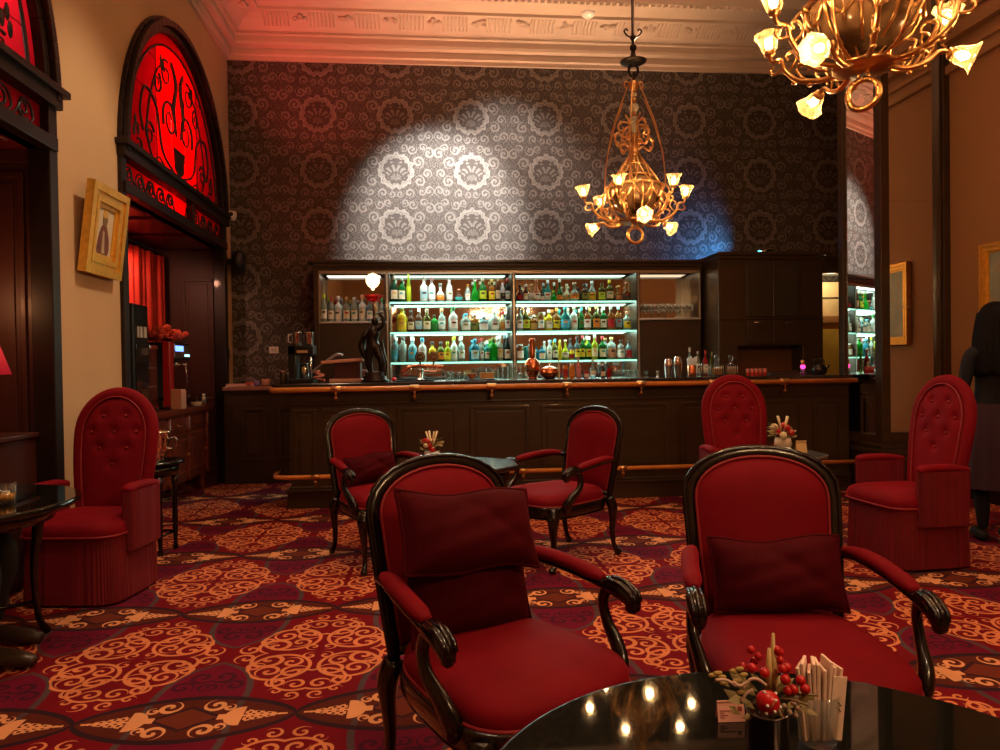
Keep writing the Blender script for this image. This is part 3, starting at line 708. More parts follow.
PROF = {   # height fraction, radius fraction
 'tall': [(0, .9), (.02, 1), (.56, 1), (.64, .86), (.70, .5), (.75, .34), (.92, .30), (.93, .36), (.97, .36)],
 'slim': [(0, .9), (.02, 1), (.60, 1), (.70, .70), (.78, .42), (.93, .36), (.97, .40)],
 'squat': [(0, .92), (.03, 1), (.58, 1), (.70, .88), (.76, .45), (.80, .34), (.94, .32), (.98, .36)],
 'round': [(0, .5), (.03, .72), (.15, .96), (.28, 1), (.42, .92), (.54, .60), (.60, .32), (.84, .26), (.90, .34), (.97, .34)],
 'bell': [(0, .95), (.03, 1), (.30, .95), (.42, .72), (.50, .42), (.60, .30), (.90, .27), (.97, .30)],
 'cone': [(0, .95), (.03, 1), (.45, .98), (.60, .62), (.72, .34), (.9, .24), (.97, .3)],
 'jar': [(0, .92), (.03, 1), (.70, 1), (.78, .85), (.82, .72), (.97, .72)],
 'jug': [(0, .85), (.05, 1), (.55, 1), (.72, .80), (.80, .45), (.90, .42), (.97, .42)]}
ORD = ['first', 'second', 'third', 'fourth', 'fifth', 'sixth', 'seventh', 'eighth', 'ninth', 'tenth', 'eleventh', 'twelfth', 'thirteenth', 'fourteenth', 'fifteenth', 'sixteenth', 'seventeenth']
SHAPEWORD = {'tall': 'tall', 'slim': 'slender', 'squat': 'squat', 'round': 'round-bellied', 'bell': 'bell-shaped', 'cone': 'cone-shaped', 'jar': 'jar-like', 'jug': 'broad'}
def bottle(x, z, Y, H, R, kind, body, cap, label, text, group):
    t = thing('bottle', text, 'bottle', (x, Y, z), random.uniform(-.25, .25), group)
    pr = [(R*rf, H*hf) for hf, rf in PROF[kind]]
    MB().lathe(pr, 14).build('glass_body', gl(body), t)
    ch = H*(.15 if kind in ('tall', 'slim', 'bell', 'cone') else .10)
    cr = R*(PROF[kind][-1][1]+.07)
    MB().lathe([(cr*.98, H-ch), (cr, H-ch*.9), (cr, H-.003), (cr*.85, H)], 10).build('cap', pt_(cap), t)
    if label:
        z0, z1 = {'round': (.12, .38), 'bell': (.07, .28), 'cone': (.08, .42), 'jar': (.15, .6), 'squat': (.1, .5)}.get(kind, (.12, .46))
        def rad(z):
            for (h0, r0), (h1, r1) in zip(PROF[kind], PROF[kind][1:]):
                if h0 <= z <= h1: return r0+(r1-r0)*(z-h0)/(h1-h0)
            return 1
        pr = [(R*rad(z0+(z1-z0)*k/4)*1.03, H*(z0+(z1-z0)*k/4)) for k in range(5)]
        lb = MB().lathe(pr, 12, a0=-PI/2-1.15, a1=-PI/2+1.15).build('label', pt_(label), t)
        if H > .2: MB().lathe([(R*rad(.3)*1.045, H*(z0+(z1-z0)*.58)), (R*rad(.3)*1.045, H*(z0+(z1-z0)*.8))], 8, a0=-PI/2-.5, a1=-PI/2+.5).build('label_band', pt_(random.choice(['dark', 'red', 'gold', 'olive', 'dark', 'teal'])), lb)
ROWS = {
 ('the wooden shelf of the left bay', 320.5): [
  (324, 293, 6, 'slim', 'clear', 'lime', 'white'), (331.5, 296, 6, 'tall', 'clear', 'red', 'white'), (338.5, 294.5, 7, 'tall', 'frosted', 'silver', 'white'), (346.5, 295.5, 6.5, 'tall', 'clear', 'gold', 'cream'),
  (354.5, 296, 6.5, 'jug', 'clear', 'silver', 'white'), (362.5, 293.5, 7, 'tall', 'frosted', 'copper', 'white'), (370, 297.5, 6, 'tall', 'pale blue', 'silver', 'white'), (376.6, 299, 4.5, 'slim', 'cream', 'white', 'cream'), (382.3, 296.5, 5.5, 'tall', 'clear', 'green', 'white')],
 ('the top glass shelf, left bay', 300): [
  (394, 274, 7, 'tall', 'dark green', 'white', 'cream'), (402, 275, 7, 'tall', 'green', 'white', 'cream'), (408.7, 272, 4.5, 'slim', 'lime', 'lime', None), (424, 275, 7.5, 'tall', 'frosted', 'white', 'pale blue'), (432, 275, 7, 'tall', 'frosted', 'pink', 'white'),
  (440.5, 281, 8, 'round', 'frosted', 'silver', 'orange'), (449.5, 277, 6, 'slim', 'frosted', 'silver', 'white'), (459, 287, 8, 'round', 'brown', 'copper', 'teal'), (468, 282, 5, 'slim', 'clear', 'orange', 'white'), (475.3, 276, 8, 'bell', 'bright green', 'white', None),
  (483, 276, 7, 'tall', 'green', 'cream', 'lime'), (492, 277, 6.5, 'tall', 'amber', 'gold', 'yellow'), (498, 276, 4.5, 'slim', 'brown', 'cream', 'cream'), (503, 281, 5, 'jug', 'silver', 'silver', 'black'), (507.8, 276, 5, 'tall', 'black', 'red', 'white')],
 ('the middle glass shelf, left bay', 330): [
  (402, 306, 9, 'squat', 'yellow', 'olive', 'yellow'), (411, 308, 6.5, 'tall', 'brown', 'dark', 'cream'), (419, 306, 6.5, 'tall', 'brown', 'white', 'pale blue'), (427, 307, 7, 'tall', 'olive', 'cream', 'cream'), (434.5, 313, 7, 'squat', 'bright green', 'dark', 'green'), (442, 306, 7, 'tall', 'clear', 'copper', 'white'),
  (453.5, 305, 8.5, 'tall', 'frosted', 'green', 'white'), (466, 312, 9, 'squat', 'clear', 'blue', 'white'), (475, 312, 8, 'squat', 'amber', 'silver', 'olive'), (484, 315, 9, 'squat', 'pale blue', 'blue', 'white'), (494.5, 310, 9, 'jug', 'frosted', 'white', 'white'), (503, 310, 6, 'tall', 'cream', 'red', 'orange'), (507.8, 306, 5, 'slim', 'grey blue', 'grey blue', 'silver')],
 ('the bottom glass shelf, left bay', 360): [
  (395, 334, 6, 'slim', 'pale blue', 'silver', 'blue'), (403, 335, 7, 'jug', 'clear', 'dark', None), (412.5, 335, 8, 'tall', 'pale blue', 'silver', 'blue'), (422.5, 336, 8, 'tall', 'frosted', 'blue', 'white'), (432.5, 340, 7, 'tall', 'yellow', 'dark', 'cream'), (441, 340, 7, 'tall', 'olive', 'dark', 'orange'),
  (448, 340, 6, 'tall', 'lime', 'lime', 'yellow'), (454.5, 335, 6, 'tall', 'frosted', 'lime', 'white'), (461.5, 335, 6.5, 'tall', 'clear', 'silver', 'white'), (475, 338, 8, 'squat', 'blue', 'blue', 'pale blue'), (482.0, 337, 3.6, 'slim', 'clear', 'red', 'white'), (487.3, 340, 6, 'tall', 'teal', 'white', 'white'),
  (493.5, 337, 8, 'squat', 'bright green', 'olive', None), (500.2, 334, 6, 'tall', 'clear', 'white', 'cream'), (507.3, 333, 6.5, 'cone', 'black', 'grey blue', 'white')],
 ('the top glass shelf, right bay', 298.5): [
  (520, 282, 6, 'round', 'brown', 'dark', 'red'), (526, 281, 5.5, 'tall', 'brown', 'white', 'white'), (530.5, 290, 5, 'jar', 'white', 'white', None), (536.5, 277, 8, 'round', 'copper', 'copper', 'white'), (542, 287, 4.5, 'tall', 'brown', 'dark', 'white'), (547.8, 277, 7, 'cone', 'teal', 'silver', 'white'), (553.8, 288, 6, 'round', 'bright green', 'lime', None),
  (559.7, 276, 6.5, 'bell', 'green', 'white', 'orange'), (566.8, 281, 6.5, 'round', 'cream', 'cream', 'gold'), (574.5, 280, 9.5, 'round', 'clear', 'cream', 'orange'), (584.5, 281, 7, 'tall', 'brown', 'dark', 'olive'), (592, 278, 8, 'cone', 'clear', 'silver', 'yellow'), (602, 281, 7, 'squat', 'olive', 'dark', 'lime'), (609.5, 277.5, 7.5, 'tall', 'olive', 'yellow', 'cream'), (618.5, 283, 7.5, 'round', 'amber', 'gold', 'copper'), (626.8, 280, 9, 'round', 'amber', 'copper', 'dark')],
 ('the middle glass shelf, right bay', 328): [
  (520, 304, 6, 'tall', 'clear', 'dark', 'white'), (526, 304, 7, 'tall', 'olive', 'dark', 'lime'), (534, 312, 8, 'squat', 'amber', 'white', 'gold'), (541, 310, 6.5, 'jar', 'amber', 'olive', 'white'), (549, 307, 7, 'tall', 'yellow', 'white', 'white'), (556.7, 305, 7, 'tall', 'amber', 'orange', 'yellow'), (565.5, 304, 9, 'tall', 'teal', 'teal', 'blue'), (574, 303, 7, 'tall', 'frosted', 'cream', 'white'),
  (581.5, 305, 5, 'slim', 'green', 'teal', 'green'), (587.5, 304, 7, 'tall', 'amber', 'white', 'white'), (596.5, 303, 7, 'tall', 'olive', 'gold', 'orange'), (603.5, 304, 6.5, 'tall', 'green', 'white', 'white'), (611, 304, 7, 'tall', 'amber', 'white', 'red'), (618.5, 304, 6.5, 'tall', 'amber', 'pale blue', 'grey blue'), (627, 309, 7.5, 'tall', 'clear', 'copper', 'yellow')],
 ('the bottom glass shelf, right bay', 357): [
  (520.2, 341, 7, 'jar', 'amber', 'silver', 'white'), (525.8, 343, 5, 'jar', 'teal', 'teal', None), (533, 340, 6, 'tall', 'copper', 'silver', 'cream'), (542, 343, 6.5, 'squat', 'blue', 'dark', 'cream'), (549.5, 337, 5, 'slim', 'frosted', 'silver', 'white'), (555, 336, 6, 'tall', 'olive', 'blue', 'white'), (560, 337, 4, 'slim', 'yellow', 'yellow', None), (565.5, 337, 7, 'round', 'lime', 'cream', 'white'),
  (571.7, 347, 5.5, 'jar', 'yellow', 'orange', 'red'), (577.3, 334, 6, 'tall', 'grey blue', 'dark', 'yellow'), (582.8, 333, 5, 'tall', 'green', 'red', 'yellow'), (589, 334, 6, 'tall', 'green', 'white', 'yellow'), (594.8, 332, 6, 'tall', 'lime', 'white', 'cream'), (602.5, 334, 7.5, 'tall', 'green', 'red', 'cream'), (611.5, 335, 8.5, 'squat', 'clear', 'gold', 'copper'), (621, 338, 7.5, 'squat', 'clear', 'dark', 'white'), (628.8, 339, 6.5, 'squat', 'pale blue', 'dark', 'red')]}
for (row, by), items in ROWS.items():
    zs = {320.5: LZ, 300: SHZ[0], 330: SHZ[1], 360: SHZ[2], 298.5: SHZ[0], 328: SHZ[1], 357: SHZ[2]}[by]
    for i, (x, ty, wd, kind, body, cap, lab) in enumerate(items):
        Y = SY0+.09+.03*((i*7) % 3-1)
        c = at_depth(x, by, Y); H = at_depth(x, ty, Y).z-at_depth(x, by, Y).z; R = wd/2/FPX*Y*1.03
        nm = {'frosted': 'frosted white', 'clear': 'clear glass'}.get(body, body)
        text = '%s %s bottle, %s from the left on %s' % (SHAPEWORD[kind], nm, ORD[i], row)
        bottle(c.x, zs+.001, Y, H, R, kind, body, cap, lab, text, 'spirit bottles on '+row.split(',')[0])
# stemmed glasses on the right bay's shelf
def stem_glass(loc, label, group, H=.17, R=.032):
    t = thing('stemmed_glass', label, 'glass', loc, 0, group)
    MB().lathe([(R*.85, 0), (R*.85, .003), (.005, .008), (.004, H*.45), (R*.5, H*.52), (R, H*.72), (R*.9, H), (R*.86, H), (R*.95, H*.72), (.003, H*.52)], 12).build('bowl', MATS.get('hanging_glass') or m_thin('hanging_glass', (.92, .90, .84), .9), t)
k = 0
for row in range(2):
    for i in range(8):
        c = at_depth(642+6.7*i+(3 if row else 0), 317, SY0+.06+.10*row)
        stem_glass((c.x, SY0+.06+.10*row, RZ2+.001), 'stemmed glass in the %s row, %s from the left, right mirrored bay' % (['front', 'rear'][row], ORD[i]), 'stemmed glasses in the right bay'); k += 1

# ------------------------------------------------------------------ armchairs (carved show-wood frame)
def back_outline(w0, w1, h0, h1, arch, n=14):
    """half-open outline (s,t): up the left post, over the arch and down the right post"""
    pts = [(-w0, h0), (-(w0*.4+w1*.6), h0+(h1-arch-h0)*.5), (-w1, h1-arch)]
    L_ = spl(pts, 6)
    A = [(-w1*math.cos(PI*k/n), h1-arch+arch*math.sin(PI*k/n)**.85) for k in range(1, n)]
    return L_+A+[(-s, t) for s, t in L_[::-1]]
SEATZ = .44
def seat_pts(grow=0, n=40):
    out = []
    for k in range(n):
        a = TAU*k/n; ca, sa = math.cos(a), math.sin(a)
        ex = .55
        x = math.copysign(abs(ca)**ex, ca); y = math.copysign(abs(sa)**ex, sa)      # y<0 is the front
        w = .285+.028*(-y); d = .272
        out.append((x*(w+grow), y*(d+.033+grow)-.036-(.022*(1-x*x) if y < -.6 else 0)))
    return out
def make_armchair(label, loc, rz):
    t = thing('armchair', label, 'chair', loc, rz, 'carved wooden armchairs with red velvet')
    lean = .20
    def bp(s, q, h=0):        # back frame: s sideways, q up from the seat rail, h towards the sitter
        return Vector((s, .255+lean*q-h*.98+.012*0, .40+q*.975-h*-.18*0+h*.2))
    out = back_outline(.235, .262, .0, .625, .17)
    fr = MB(); fr.tube([bp(s, q) for s, q in out], [.0175+.003*math.sin(PI*k/(len(out)-1)) for k in range(len(out))], 10, flat=(1.25, .85))
    ow = back_outline(.235, .262, .0, .632, .17)
    fr.tube([bp(s*1.07, q*1.012, .012) for s, q in ow], .008, 6)
    fr.tube([bp(-.22, .035), bp(.22, .035)], .02, 8)
    fr.build('back_frame', EBON, t)
    ins = back_outline(.217, .243, .05, .605, .155, 20)
    # upholstered back: dome between bottom edge and outline
    def bk(a, b, side):
        # a across 0..1, b up 0..1
        q0, q1 = .05, .605
        ss = 2*a-1
        q = q0+(q1-q0)*b
        def half(q):
            if q < .45: return .217+(.243-.217)*min(1, (q-.05)/.4)
            return .243*math.sqrt(max(0, 1-((q-.45)/.156)**2.35))
        hw = half(q); e = (1-abs(ss)**2.6)*(1-abs(2*b-1)**5)
        return bp(ss*hw, q, side*(.012+.042*e))
    MB().grid(25, 26, lambda a, b: bk(a, b, 1)).build('back_cushion', VELVET, t)
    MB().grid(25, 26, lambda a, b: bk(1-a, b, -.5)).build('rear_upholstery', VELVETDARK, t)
    MB().tube([bp(s*.985, q, .018) for s, q in ins], .0055, 6).build('piping', PIPING, t)
    # seat
    sp = seat_pts(.012); MB().prism(sp, .345, .415, smooth=True).prism([(x*.98, y*.98) for x, y in sp], .33, .35, smooth=True).build('seat_rail', EBON, t, .010)
    base = seat_pts(0, 48)
    lev = [(.985, .41), (1.0, .425), (.995, .45), (.96, .470), (.86, .487), (.66, .500), (.36, .508), (.04, .510)]
    vs = []; fs = []
    for sc, z in lev: vs += [(x*sc, y*sc, z) for x, y in base]
    n = len(base)
    for j in range(len(lev)-1): fs += [(j*n+i, j*n+(i+1) % n, (j+1)*n+(i+1) % n, (j+1)*n+i) for i in range(n)]
    fs.append(tuple(range((len(lev)-1)*n, len(lev)*n)))
    MB().add(vs, fs).build('seat', VELVET, t)
    MB().tube([(x*1.0, y*1.0, .416) for x, y in base], .006, 6, closed=True).build('piping', PIPING, t)
    ap = MB()
    for d in (-1, 1):
        c = [(d*.05, -.377, .36), (d*.09, -.377, .345), (d*.12, -.372, .365), (d*.10, -.375, .385), (d*.08, -.376, .37)]
        ap.tube(spl(c, 5), .009, 6)
    ap.ball(.03, (0, -.374, .362), 10, (1.2, .5, .9)); ap.build('carved_apron', EBON, t)
    for d in (-1, 1):
        # cabriole legs
        f = spl([(d*.285, -.300, .40, .036), (d*.300, -.317, .345, .040), (d*.298, -.317, .28, .031), (d*.286, -.303, .19, .021), (d*.280, -.297, .10, .0165), (d*.288, -.307, .045, .018), (d*.302, -.325, .018, .022), (d*.306, -.333, .006, .020)], 5)
        MB().tube([p[:3] for p in f], [p[3] for p in f], 10).ball(.024, (d*.308, -.338, .022), 10, (1, 1.1, .85)).ball(.020, (d*.302, -.347, .34), 8, (1, .7, 1.5)).build('leg', EBON, t)
        r = spl([(d*.245, .245, .41, .034), (d*.258, .262, .345, .036), (d*.256, .268, .27, .027), (d*.248, .270, .17, .020), (d*.246, .285, .08, .017), (d*.254, .312, .02, .020), (d*.256, .320, .006, .018)], 5)
        MB().tube([p[:3] for p in r], [p[3] for p in r], 10).ball(.021, (d*.256, .323, .02), 8).build('leg', EBON, t)
        # arm: rail, carved knuckle, post
        A = spl([(d*.262, .300, .660, .019), (d*.285, .20, .672, .019), (d*.312, .06, .664, .020), (d*.327, -.08, .648, .021), (d*.333, -.15, .640, .024)], 6)
        arm = MB().tube([p[:3] for p in A], [p[3] for p in A], 10, flat=(.8, 1.1))
        K = spl([(d*.333, -.13, .645, .026), (d*.336, -.185, .640, .031), (d*.337, -.225, .622, .028), (d*.336, -.235, .598, .022), (d*.334, -.215, .592, .014)], 5)
        arm.tube([p[:3] for p in K], [p[3] for p in K], 10)
        for e in (-1, 0, 1): arm.tube([(d*.335+e*.018, -.15, .672-.006*abs(e)), (d*.336+e*.018, -.20, .668-.008*abs(e)), (d*.337+e*.017, -.240, .645-.004*abs(e)), (d*.336+e*.014, -.252, .618)], .0075, 6)
        P = spl([(d*.330, -.135, .640, .022), (d*.336, -.105, .585, .019), (d*.336, -.125, .52, .021), (d*.322, -.185, .46, .027), (d*.308, -.205, .41, .030), (d*.300, -.19, .365, .020)], 6)
        arm.tube([p[:3] for p in P], [p[3] for p in P], 10, flat=(1.15, .8))
        ao = arm.build('arm', EBON, t)
        Q = spl([(d*.268, .255, .683), (d*.290, .17, .690), (d*.312, .05, .684), (d*.325, -.07, .668), (d*.329, -.115, .660)], 6)
        nq = len(Q)
        MB().tube(Q, [.030*(.55+.45*min(1, 4*min(k, nq-1-k)/nq)) for k in range(nq)], 12, flat=(.72, 1.0)).build('arm_pad', VELVET, ao)
    for c in kids(t)+[g for c in kids(t) for g in kids(c)]:
        for v in c.data.vertices: v.co.x *= .94; v.co.z *= .972
    return t
def rot_to(fx, fy): return math.atan2(fx, -fy)          # rotation that turns local -Y to the given direction
chA = make_armchair('carved red armchair at front left of the black round table, holding two red pillows', (.195, 2.12, 0), math.radians(29))
chB = dup(chA, (1.085, 2.09, 0), math.radians(-11), 'carved red armchair with one red pillow, directly behind the paper napkins')
chC = dup(chA, (-.34, 4.97, 0), math.radians(29), 'carved red armchair nearest the left end of the bar, pillow on its seat')
chD = dup(chA, (.86, 4.82, 0), math.radians(-57), 'empty carved red armchair turned sideways before the middle of the bar')

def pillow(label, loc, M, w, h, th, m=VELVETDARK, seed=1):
    rnd = random.Random(seed); ph = [rnd.uniform(0, TAU) for _ in range(6)]
    def f(a, b, sgn):
        x, y = 2*a-1, 2*b-1
        e = max(0, (1-abs(x)**2.4))*max(0, (1-abs(y)**2.4)); pin = 1-.07*(1-abs(x))*abs(y)**3
        wr = .006*math.sin(3*x+2*y+ph[0])*e-.012*math.exp(-((x*.8+y*.6-.35)/.10)**2)*e-.009*math.exp(-((x*.9-y*.45+.45)/.09)**2)*e+.003*math.sin(11*y-5*x+ph[1])*e
        k = 1-.05*(1-abs(y)**2)*abs(x)**2; k2 = 1-.07*(1-abs(x)**2)*abs(y)**2
        return (x*w/2*k, sgn*(th/2*e**.55+wr)-.02*math.sin(x*2.2+ph[2])*0, y*h/2*k2+.008*math.sin(4*x+ph[3])*abs(y))
    mb = MB().grid(25, 21, lambda a, b: f(a, b, -1)).grid(25, 21, lambda a, b: f(1-a, b, 1))
    o = mb.build('pillow', m); o.matrix_world = Matrix.Translation(loc) @ M.to_4x4(); tag(o, label, 'cushion', 'red velvet pillows')
    edge = [f(k/24, 0, 0) for k in range(25)]+[f(1, k/20, 0) for k in range(1, 21)]+[f(1-k/24, 1, 0) for k in range(1, 25)]+[f(0, 1-k/20, 0) for k in range(1, 20)]
    MB().tube(edge, .006, 5, closed=True).build('piping', m, o)
    return o
def local(ch, p): return Matrix.Translation(ch.location) @ Matrix.Rotation(ch.rotation_euler.z, 4, 'Z') @ Vector(p)
def cushion_on(ch, p, tilt, w, h, th, label, seed, roll=0, m=VELVETDARK):
    M = Matrix.Rotation(ch.rotation_euler.z, 3, 'Z') @ Matrix.Rotation(math.radians(-tilt), 3, 'X') @ Matrix.Rotation(math.radians(roll), 3, 'Y')
    return pillow(label, local(ch, p), M, w, h, th, m, seed)
cushion_on(chA, (-.01, .150, .615), 14, .43, .30, .15, 'lower red pillow on the seat of the front left armchair', 3, 2)
cushion_on(chA, (-.03, .115, .795), 22, .47, .25, .16, 'upper red pillow leaning out over another one on the front left armchair', 5, 5)
cushion_on(chB, (.0, .150, .605), 18, .42, .24, .14, 'red pillow on the armchair behind the paper napkins', 9, -2)
cushion_on(chC, (.0, .160, .595), 18, .38, .20, .13, 'red pillow on the armchair nearest the left end of the bar', 12, -4)

# ------------------------------------------------------------------ tufted fringe chairs
def make_bergere(label, loc, rz):
    t = thing('tufted_chair', label, 'chair', loc, rz, 'high-backed tufted red chairs with fringe')
    W, D = .275, .27
    def sk(a, b):
        k = a*TAU; ca, sa = math.cos(k), math.sin(k); ex = .38
        x = math.copysign(abs(ca)**ex, ca)*W; y = math.copysign(abs(sa)**ex, sa)*D
        rp = 1+(.010*math.sin(k*60)+.006*math.sin(k*23+1))*(1-b*.7)+.03*(1-b)
        return (x*rp, y*rp, .015+.365*b)
    MB().grid(360, 5, sk, closeu=True).build('skirt', FRINGE, t)
    bs = [(math.copysign(abs(math.cos(k*TAU/48))**.42, math.cos(k*TAU/48))*(W+.008), math.copysign(abs(math.sin(k*TAU/48))**.42, math.sin(k*TAU/48))*(D+.008)) for k in range(48)]
    lev = [(.97, .37), (1, .39), (1, .42), (.97, .445), (.90, .462), (.75, .475), (.45, .485), (.05, .488)]
    vs = []; fs = []; n = 48
    for sc, z in lev: vs += [(x*sc, y*sc-.012, z) for x, y in bs]
    for j in range(len(lev)-1): fs += [(j*n+i, j*n+(i+1) % n, (j+1)*n+(i+1) % n, (j+1)*n+i) for i in range(n)]
    fs.append(tuple(range((len(lev)-1)*n, len(lev)*n)))
    MB().add(vs, fs).build('seat', VELVETCH, t)
    MB().tube([(x*1.012, y*1.012-.012, .388) for x, y in bs], .007, 6, closed=True).build('piping', PIPING, t)
    lean = .16
    def bp(s, q, h=0): return Vector((s, .215+lean*q-h, .42+q+.15*h))
    H = .742
    def half(q):
        k = q/H
        if k < .66: return .180+.052*math.sin(PI/2*k/.66)
        return .232*math.sqrt(max(0, 1-((k-.66)/.345)**2.1))
    B_ = [(.0, .26), (-.095, .26)]
    buttons = [(s, q) for q, ss in ((.60, (-.07, .07)), (.50, (-.14, 0, .14)), (.40, (-.085, .085)), (.30, (0,))) for s in ss]
    def bk(a, b, front):
        ss = 2*a-1; q = H*(.0+.995*b)**.95; hw = half(q)*.86 if front else half(q)*.98
        if front: q = q*.95
        s = ss*hw
        if not front: return bp(s, q, -.055*(1-abs(ss)**3)*(1-abs(2*b-1)**6))
        e = (1-abs(ss)**4)*(1-abs(2*b-1)**8)
        h = .045+.020*e
        for bs_, bq in buttons: h -= .016*math.exp(-((s-bs_)**2+(q-bq)**2)/.0009)
        return bp(s, q, h)
    MB().grid(41, 56, lambda a, b: bk(a, b, 1)).build('backrest', VELVETCH, t)
    MB().grid(25, 28, lambda a, b: bk(1-a, b, 0)).build('rear_upholstery', VELVETDARK, t)
    o = [(-half(q), q) for q in [H*.66*k/16 for k in range(16)]+[H*(.66+.345*math.sin(PI/2*k/18)) for k in range(18)]]+[(0, H*1.004)]
    oo = o+[(-s, q) for s, q in o[::-1][1:]]
    MB().tube([bp(s*.965, q*.985+.0, .022) for s, q in oo], .036, 12, flat=(1.15, .9)).build('back_border', VELVETCH, t)
    MB().tube([bp(s*.86, q*.955, .055) for s, q in oo], .006, 6).build('piping', PIPING, t)
    for s, q in buttons: MB().ball(.0105, bp(s, q*.985+.004, .052), 8).build('button', PIPING, t)
    for d in (-1, 1):
        x = d*(W+.005)
        P = spl([(x, .20, .615), (x, .05, .63), (x, -.09, .63), (x, -.145, .62)], 6); m = len(P)
        pad = MB().tube(P, [.036*(.7+.3*min(1, 5*min(k, m-1-k)/m)) for k in range(m)], 12, flat=(.75, 1.0)).box(x-.022, x+.022, -.13, .20, .40, .62)
        po = pad.build('arm', VELVETCH, t)
        def fr(a, b, x=x, d=d):
            k = a*TAU; ca, sa = math.cos(k), math.sin(k)
            px = x+math.copysign(abs(ca)**.6, ca)*.036; py = .025+math.copysign(abs(sa)**.35, sa)*.172
            w_ = 1+.05*math.sin(k*45)+.03*math.sin(k*17)
            return (x+(px-x)*w_, .025+(py-.025)*(1+.01*math.sin(k*45)), .615-.335*b)
        MB().grid(220, 4, fr, closeu=True).build('arm_fringe', FRINGE, po)
    return t
bgL = make_bergere('tall tufted red chair with long fringe by the ochre wall, under the gilt portrait', (-1.985, 4.43, 0), math.radians(-7))
bgR = dup(bgL, (3.07, 4.40, 0), math.radians(-86), 'tall tufted red chair turned sideways in front of the mirrored pier')
bgB = dup(bgL, (2.43, 5.38, 0), math.radians(-6), 'tall tufted red chair backing on the bar, beside the small flowers')

# ------------------------------------------------------------------ tables
def round_table(name, label, c, r, h, mtop, legs=3, group=None, octa=False, tilt=0):
    t = thing(name, label, 'table', (c[0], c[1], 0), tilt)
    n = 8 if octa else 72
    pr = [(r*.94, h-.034), (r*.985, h-.030), (r, h-.020), (r, h-.012), (r*.992, h-.003), (r*.98, h), (r*.975, h), (r*.5, h), (0, h)]
    MB().lathe(pr, n, smooth=not octa).build('tabletop', mtop, t)
    MB().lathe([(r*.80, h-.095), (r*.82, h-.034)], n, smooth=not octa).build('apron', EBON, t)
    for k in range(legs):
        a = TAU*k/legs+.5; R0 = r*.74
        P = spl([(R0*math.cos(a), R0*math.sin(a), h-.05, .026), (R0*1.02*math.cos(a), R0*1.02*math.sin(a), h-.16, .027), (R0*.96*math.cos(a), R0*.96*math.sin(a), h*.45, .017), (R0*1.0*math.cos(a), R0*1.0*math.sin(a), .10, .016), (R0*1.1*math.cos(a), R0*1.1*math.sin(a), .006, .020)], 6)
        MB().tube([p[:3] for p in P], [p[3] for p in P], 10).build('leg', EBON, t)
    st = MB()
    for k in range(legs):
        a = TAU*k/legs+.5; st.tube([(0, 0, .20), (r*.73*math.cos(a), r*.73*math.sin(a), .17)], .011, 8)
    st.ball(.03, (0, 0, .20), 10); st.build('stretcher', EBON, t)
    return t
TZ = .72
round_table('round_table', 'round black lacquered table with flowers and napkins, cropped by the bottom edge', (.50, .827), .483, TZ, BLACKTOP, 4)
round_table('side_table', 'round dark table at the left edge carrying a whisky tumbler', (-2.18, 3.42), .55, .72, BLACKTOP, 3, tilt=.46)
DARKTOP = mat('dark_table_top', (.02, .012, .008), .18, coat=.5)
round_table('cafe_table', 'small dark octagonal table between the two armchairs before the bar', (.22, 4.42), .33, .70, DARKTOP, 4, octa=True, tilt=PI/8)
round_table('cafe_table', 'small octagonal table with flowers between the two fringed chairs on the right', (2.27, 4.52), .30, .70, mat('reflective_top', (.10, .11, .12), .08, spec=.8, coat=.5), 4, octa=True, tilt=PI/8)
# half-round console with the silver bucket
tco = thing('console_table', 'small half-round dark table beside the fringed chair, holding a silver bucket', 'table', (-2.0, 5.36, 0))
MB().lathe([(.20, .63), (.225, .635), (.228, .652), (.215, .66), (.21, .66), (0, .66)], 40).build('tabletop', BLACKTOP, tco)
MB().lathe([(.18, .55), (.19, .63)], 32).build('apron', EBON, tco)
for a in (.6, 2.2, 3.8, 5.4):
    pr = [(.016, 0), (.02, .02), (.013, .05), (.020, .16), (.014, .18), (.021, .20), (.017, .40), (.023, .43), (.015, .45), (.024, .48), (.024, .56)]
    MB().lathe(pr, 10, (.16*math.cos(a), .16*math.sin(a), 0)).build('leg', EBON, tco)
MB().tube([(.16*math.cos(a), .16*math.sin(a), .13) for a in (.6, 2.2, 3.8, 5.4)], .010, 6, closed=True).build('stretcher', EBON, tco)
bk = thing('ice_bucket', 'polished silver bucket with curved handles on the half-round table', 'bucket', (-1.935, 5.30, .661))
MB().lathe([(.05, 0), (.055, .01), (.05, .02), (.078, .08), (.090, .15), (.088, .19), (.097, .20), (.097, .208), (.088, .205), (.07, .06), (0, .03)], 28).build('bowl', CHROME, bk)
for d in (-1, 1): MB().tube(spl([(d*.088, 0, .15), (d*.13, 0, .16), (d*.135, 0, .11), (d*.10, 0, .08), (d*.08, 0, .09)], 6), .008, 8).build('handle', CHROME, bk)
# tumbler
tb = at_height(6, 503, .722)
def tumbler(loc, label):
    t = thing('tumbler', label, 'glass', loc)
    def cut(a, z): return 1+.025*math.cos(a*10)
    MB().lathe([(.034, 0), (.036, .004), (.040, .09), (.037, .09), (.033, .012), (0, .010)], 40, fn=cut).build('glass_body', GLASS, t)
    MB().lathe([(.0325, .013), (.0345, .042), (0, .042)], 20).build('whisky', mat('whisky', (.85, .42, .10), .2, trans=.2, ior=1.2), t)
    MB().box(-.015, .012, -.012, .014, .03, .055).build('ice_cube', mat('ice', (.95, .88, .75), .2), t, .004)
tumbler((tb.x, tb.y, .7205), 'cut glass tumbler of whisky and ice on the table at the left edge')

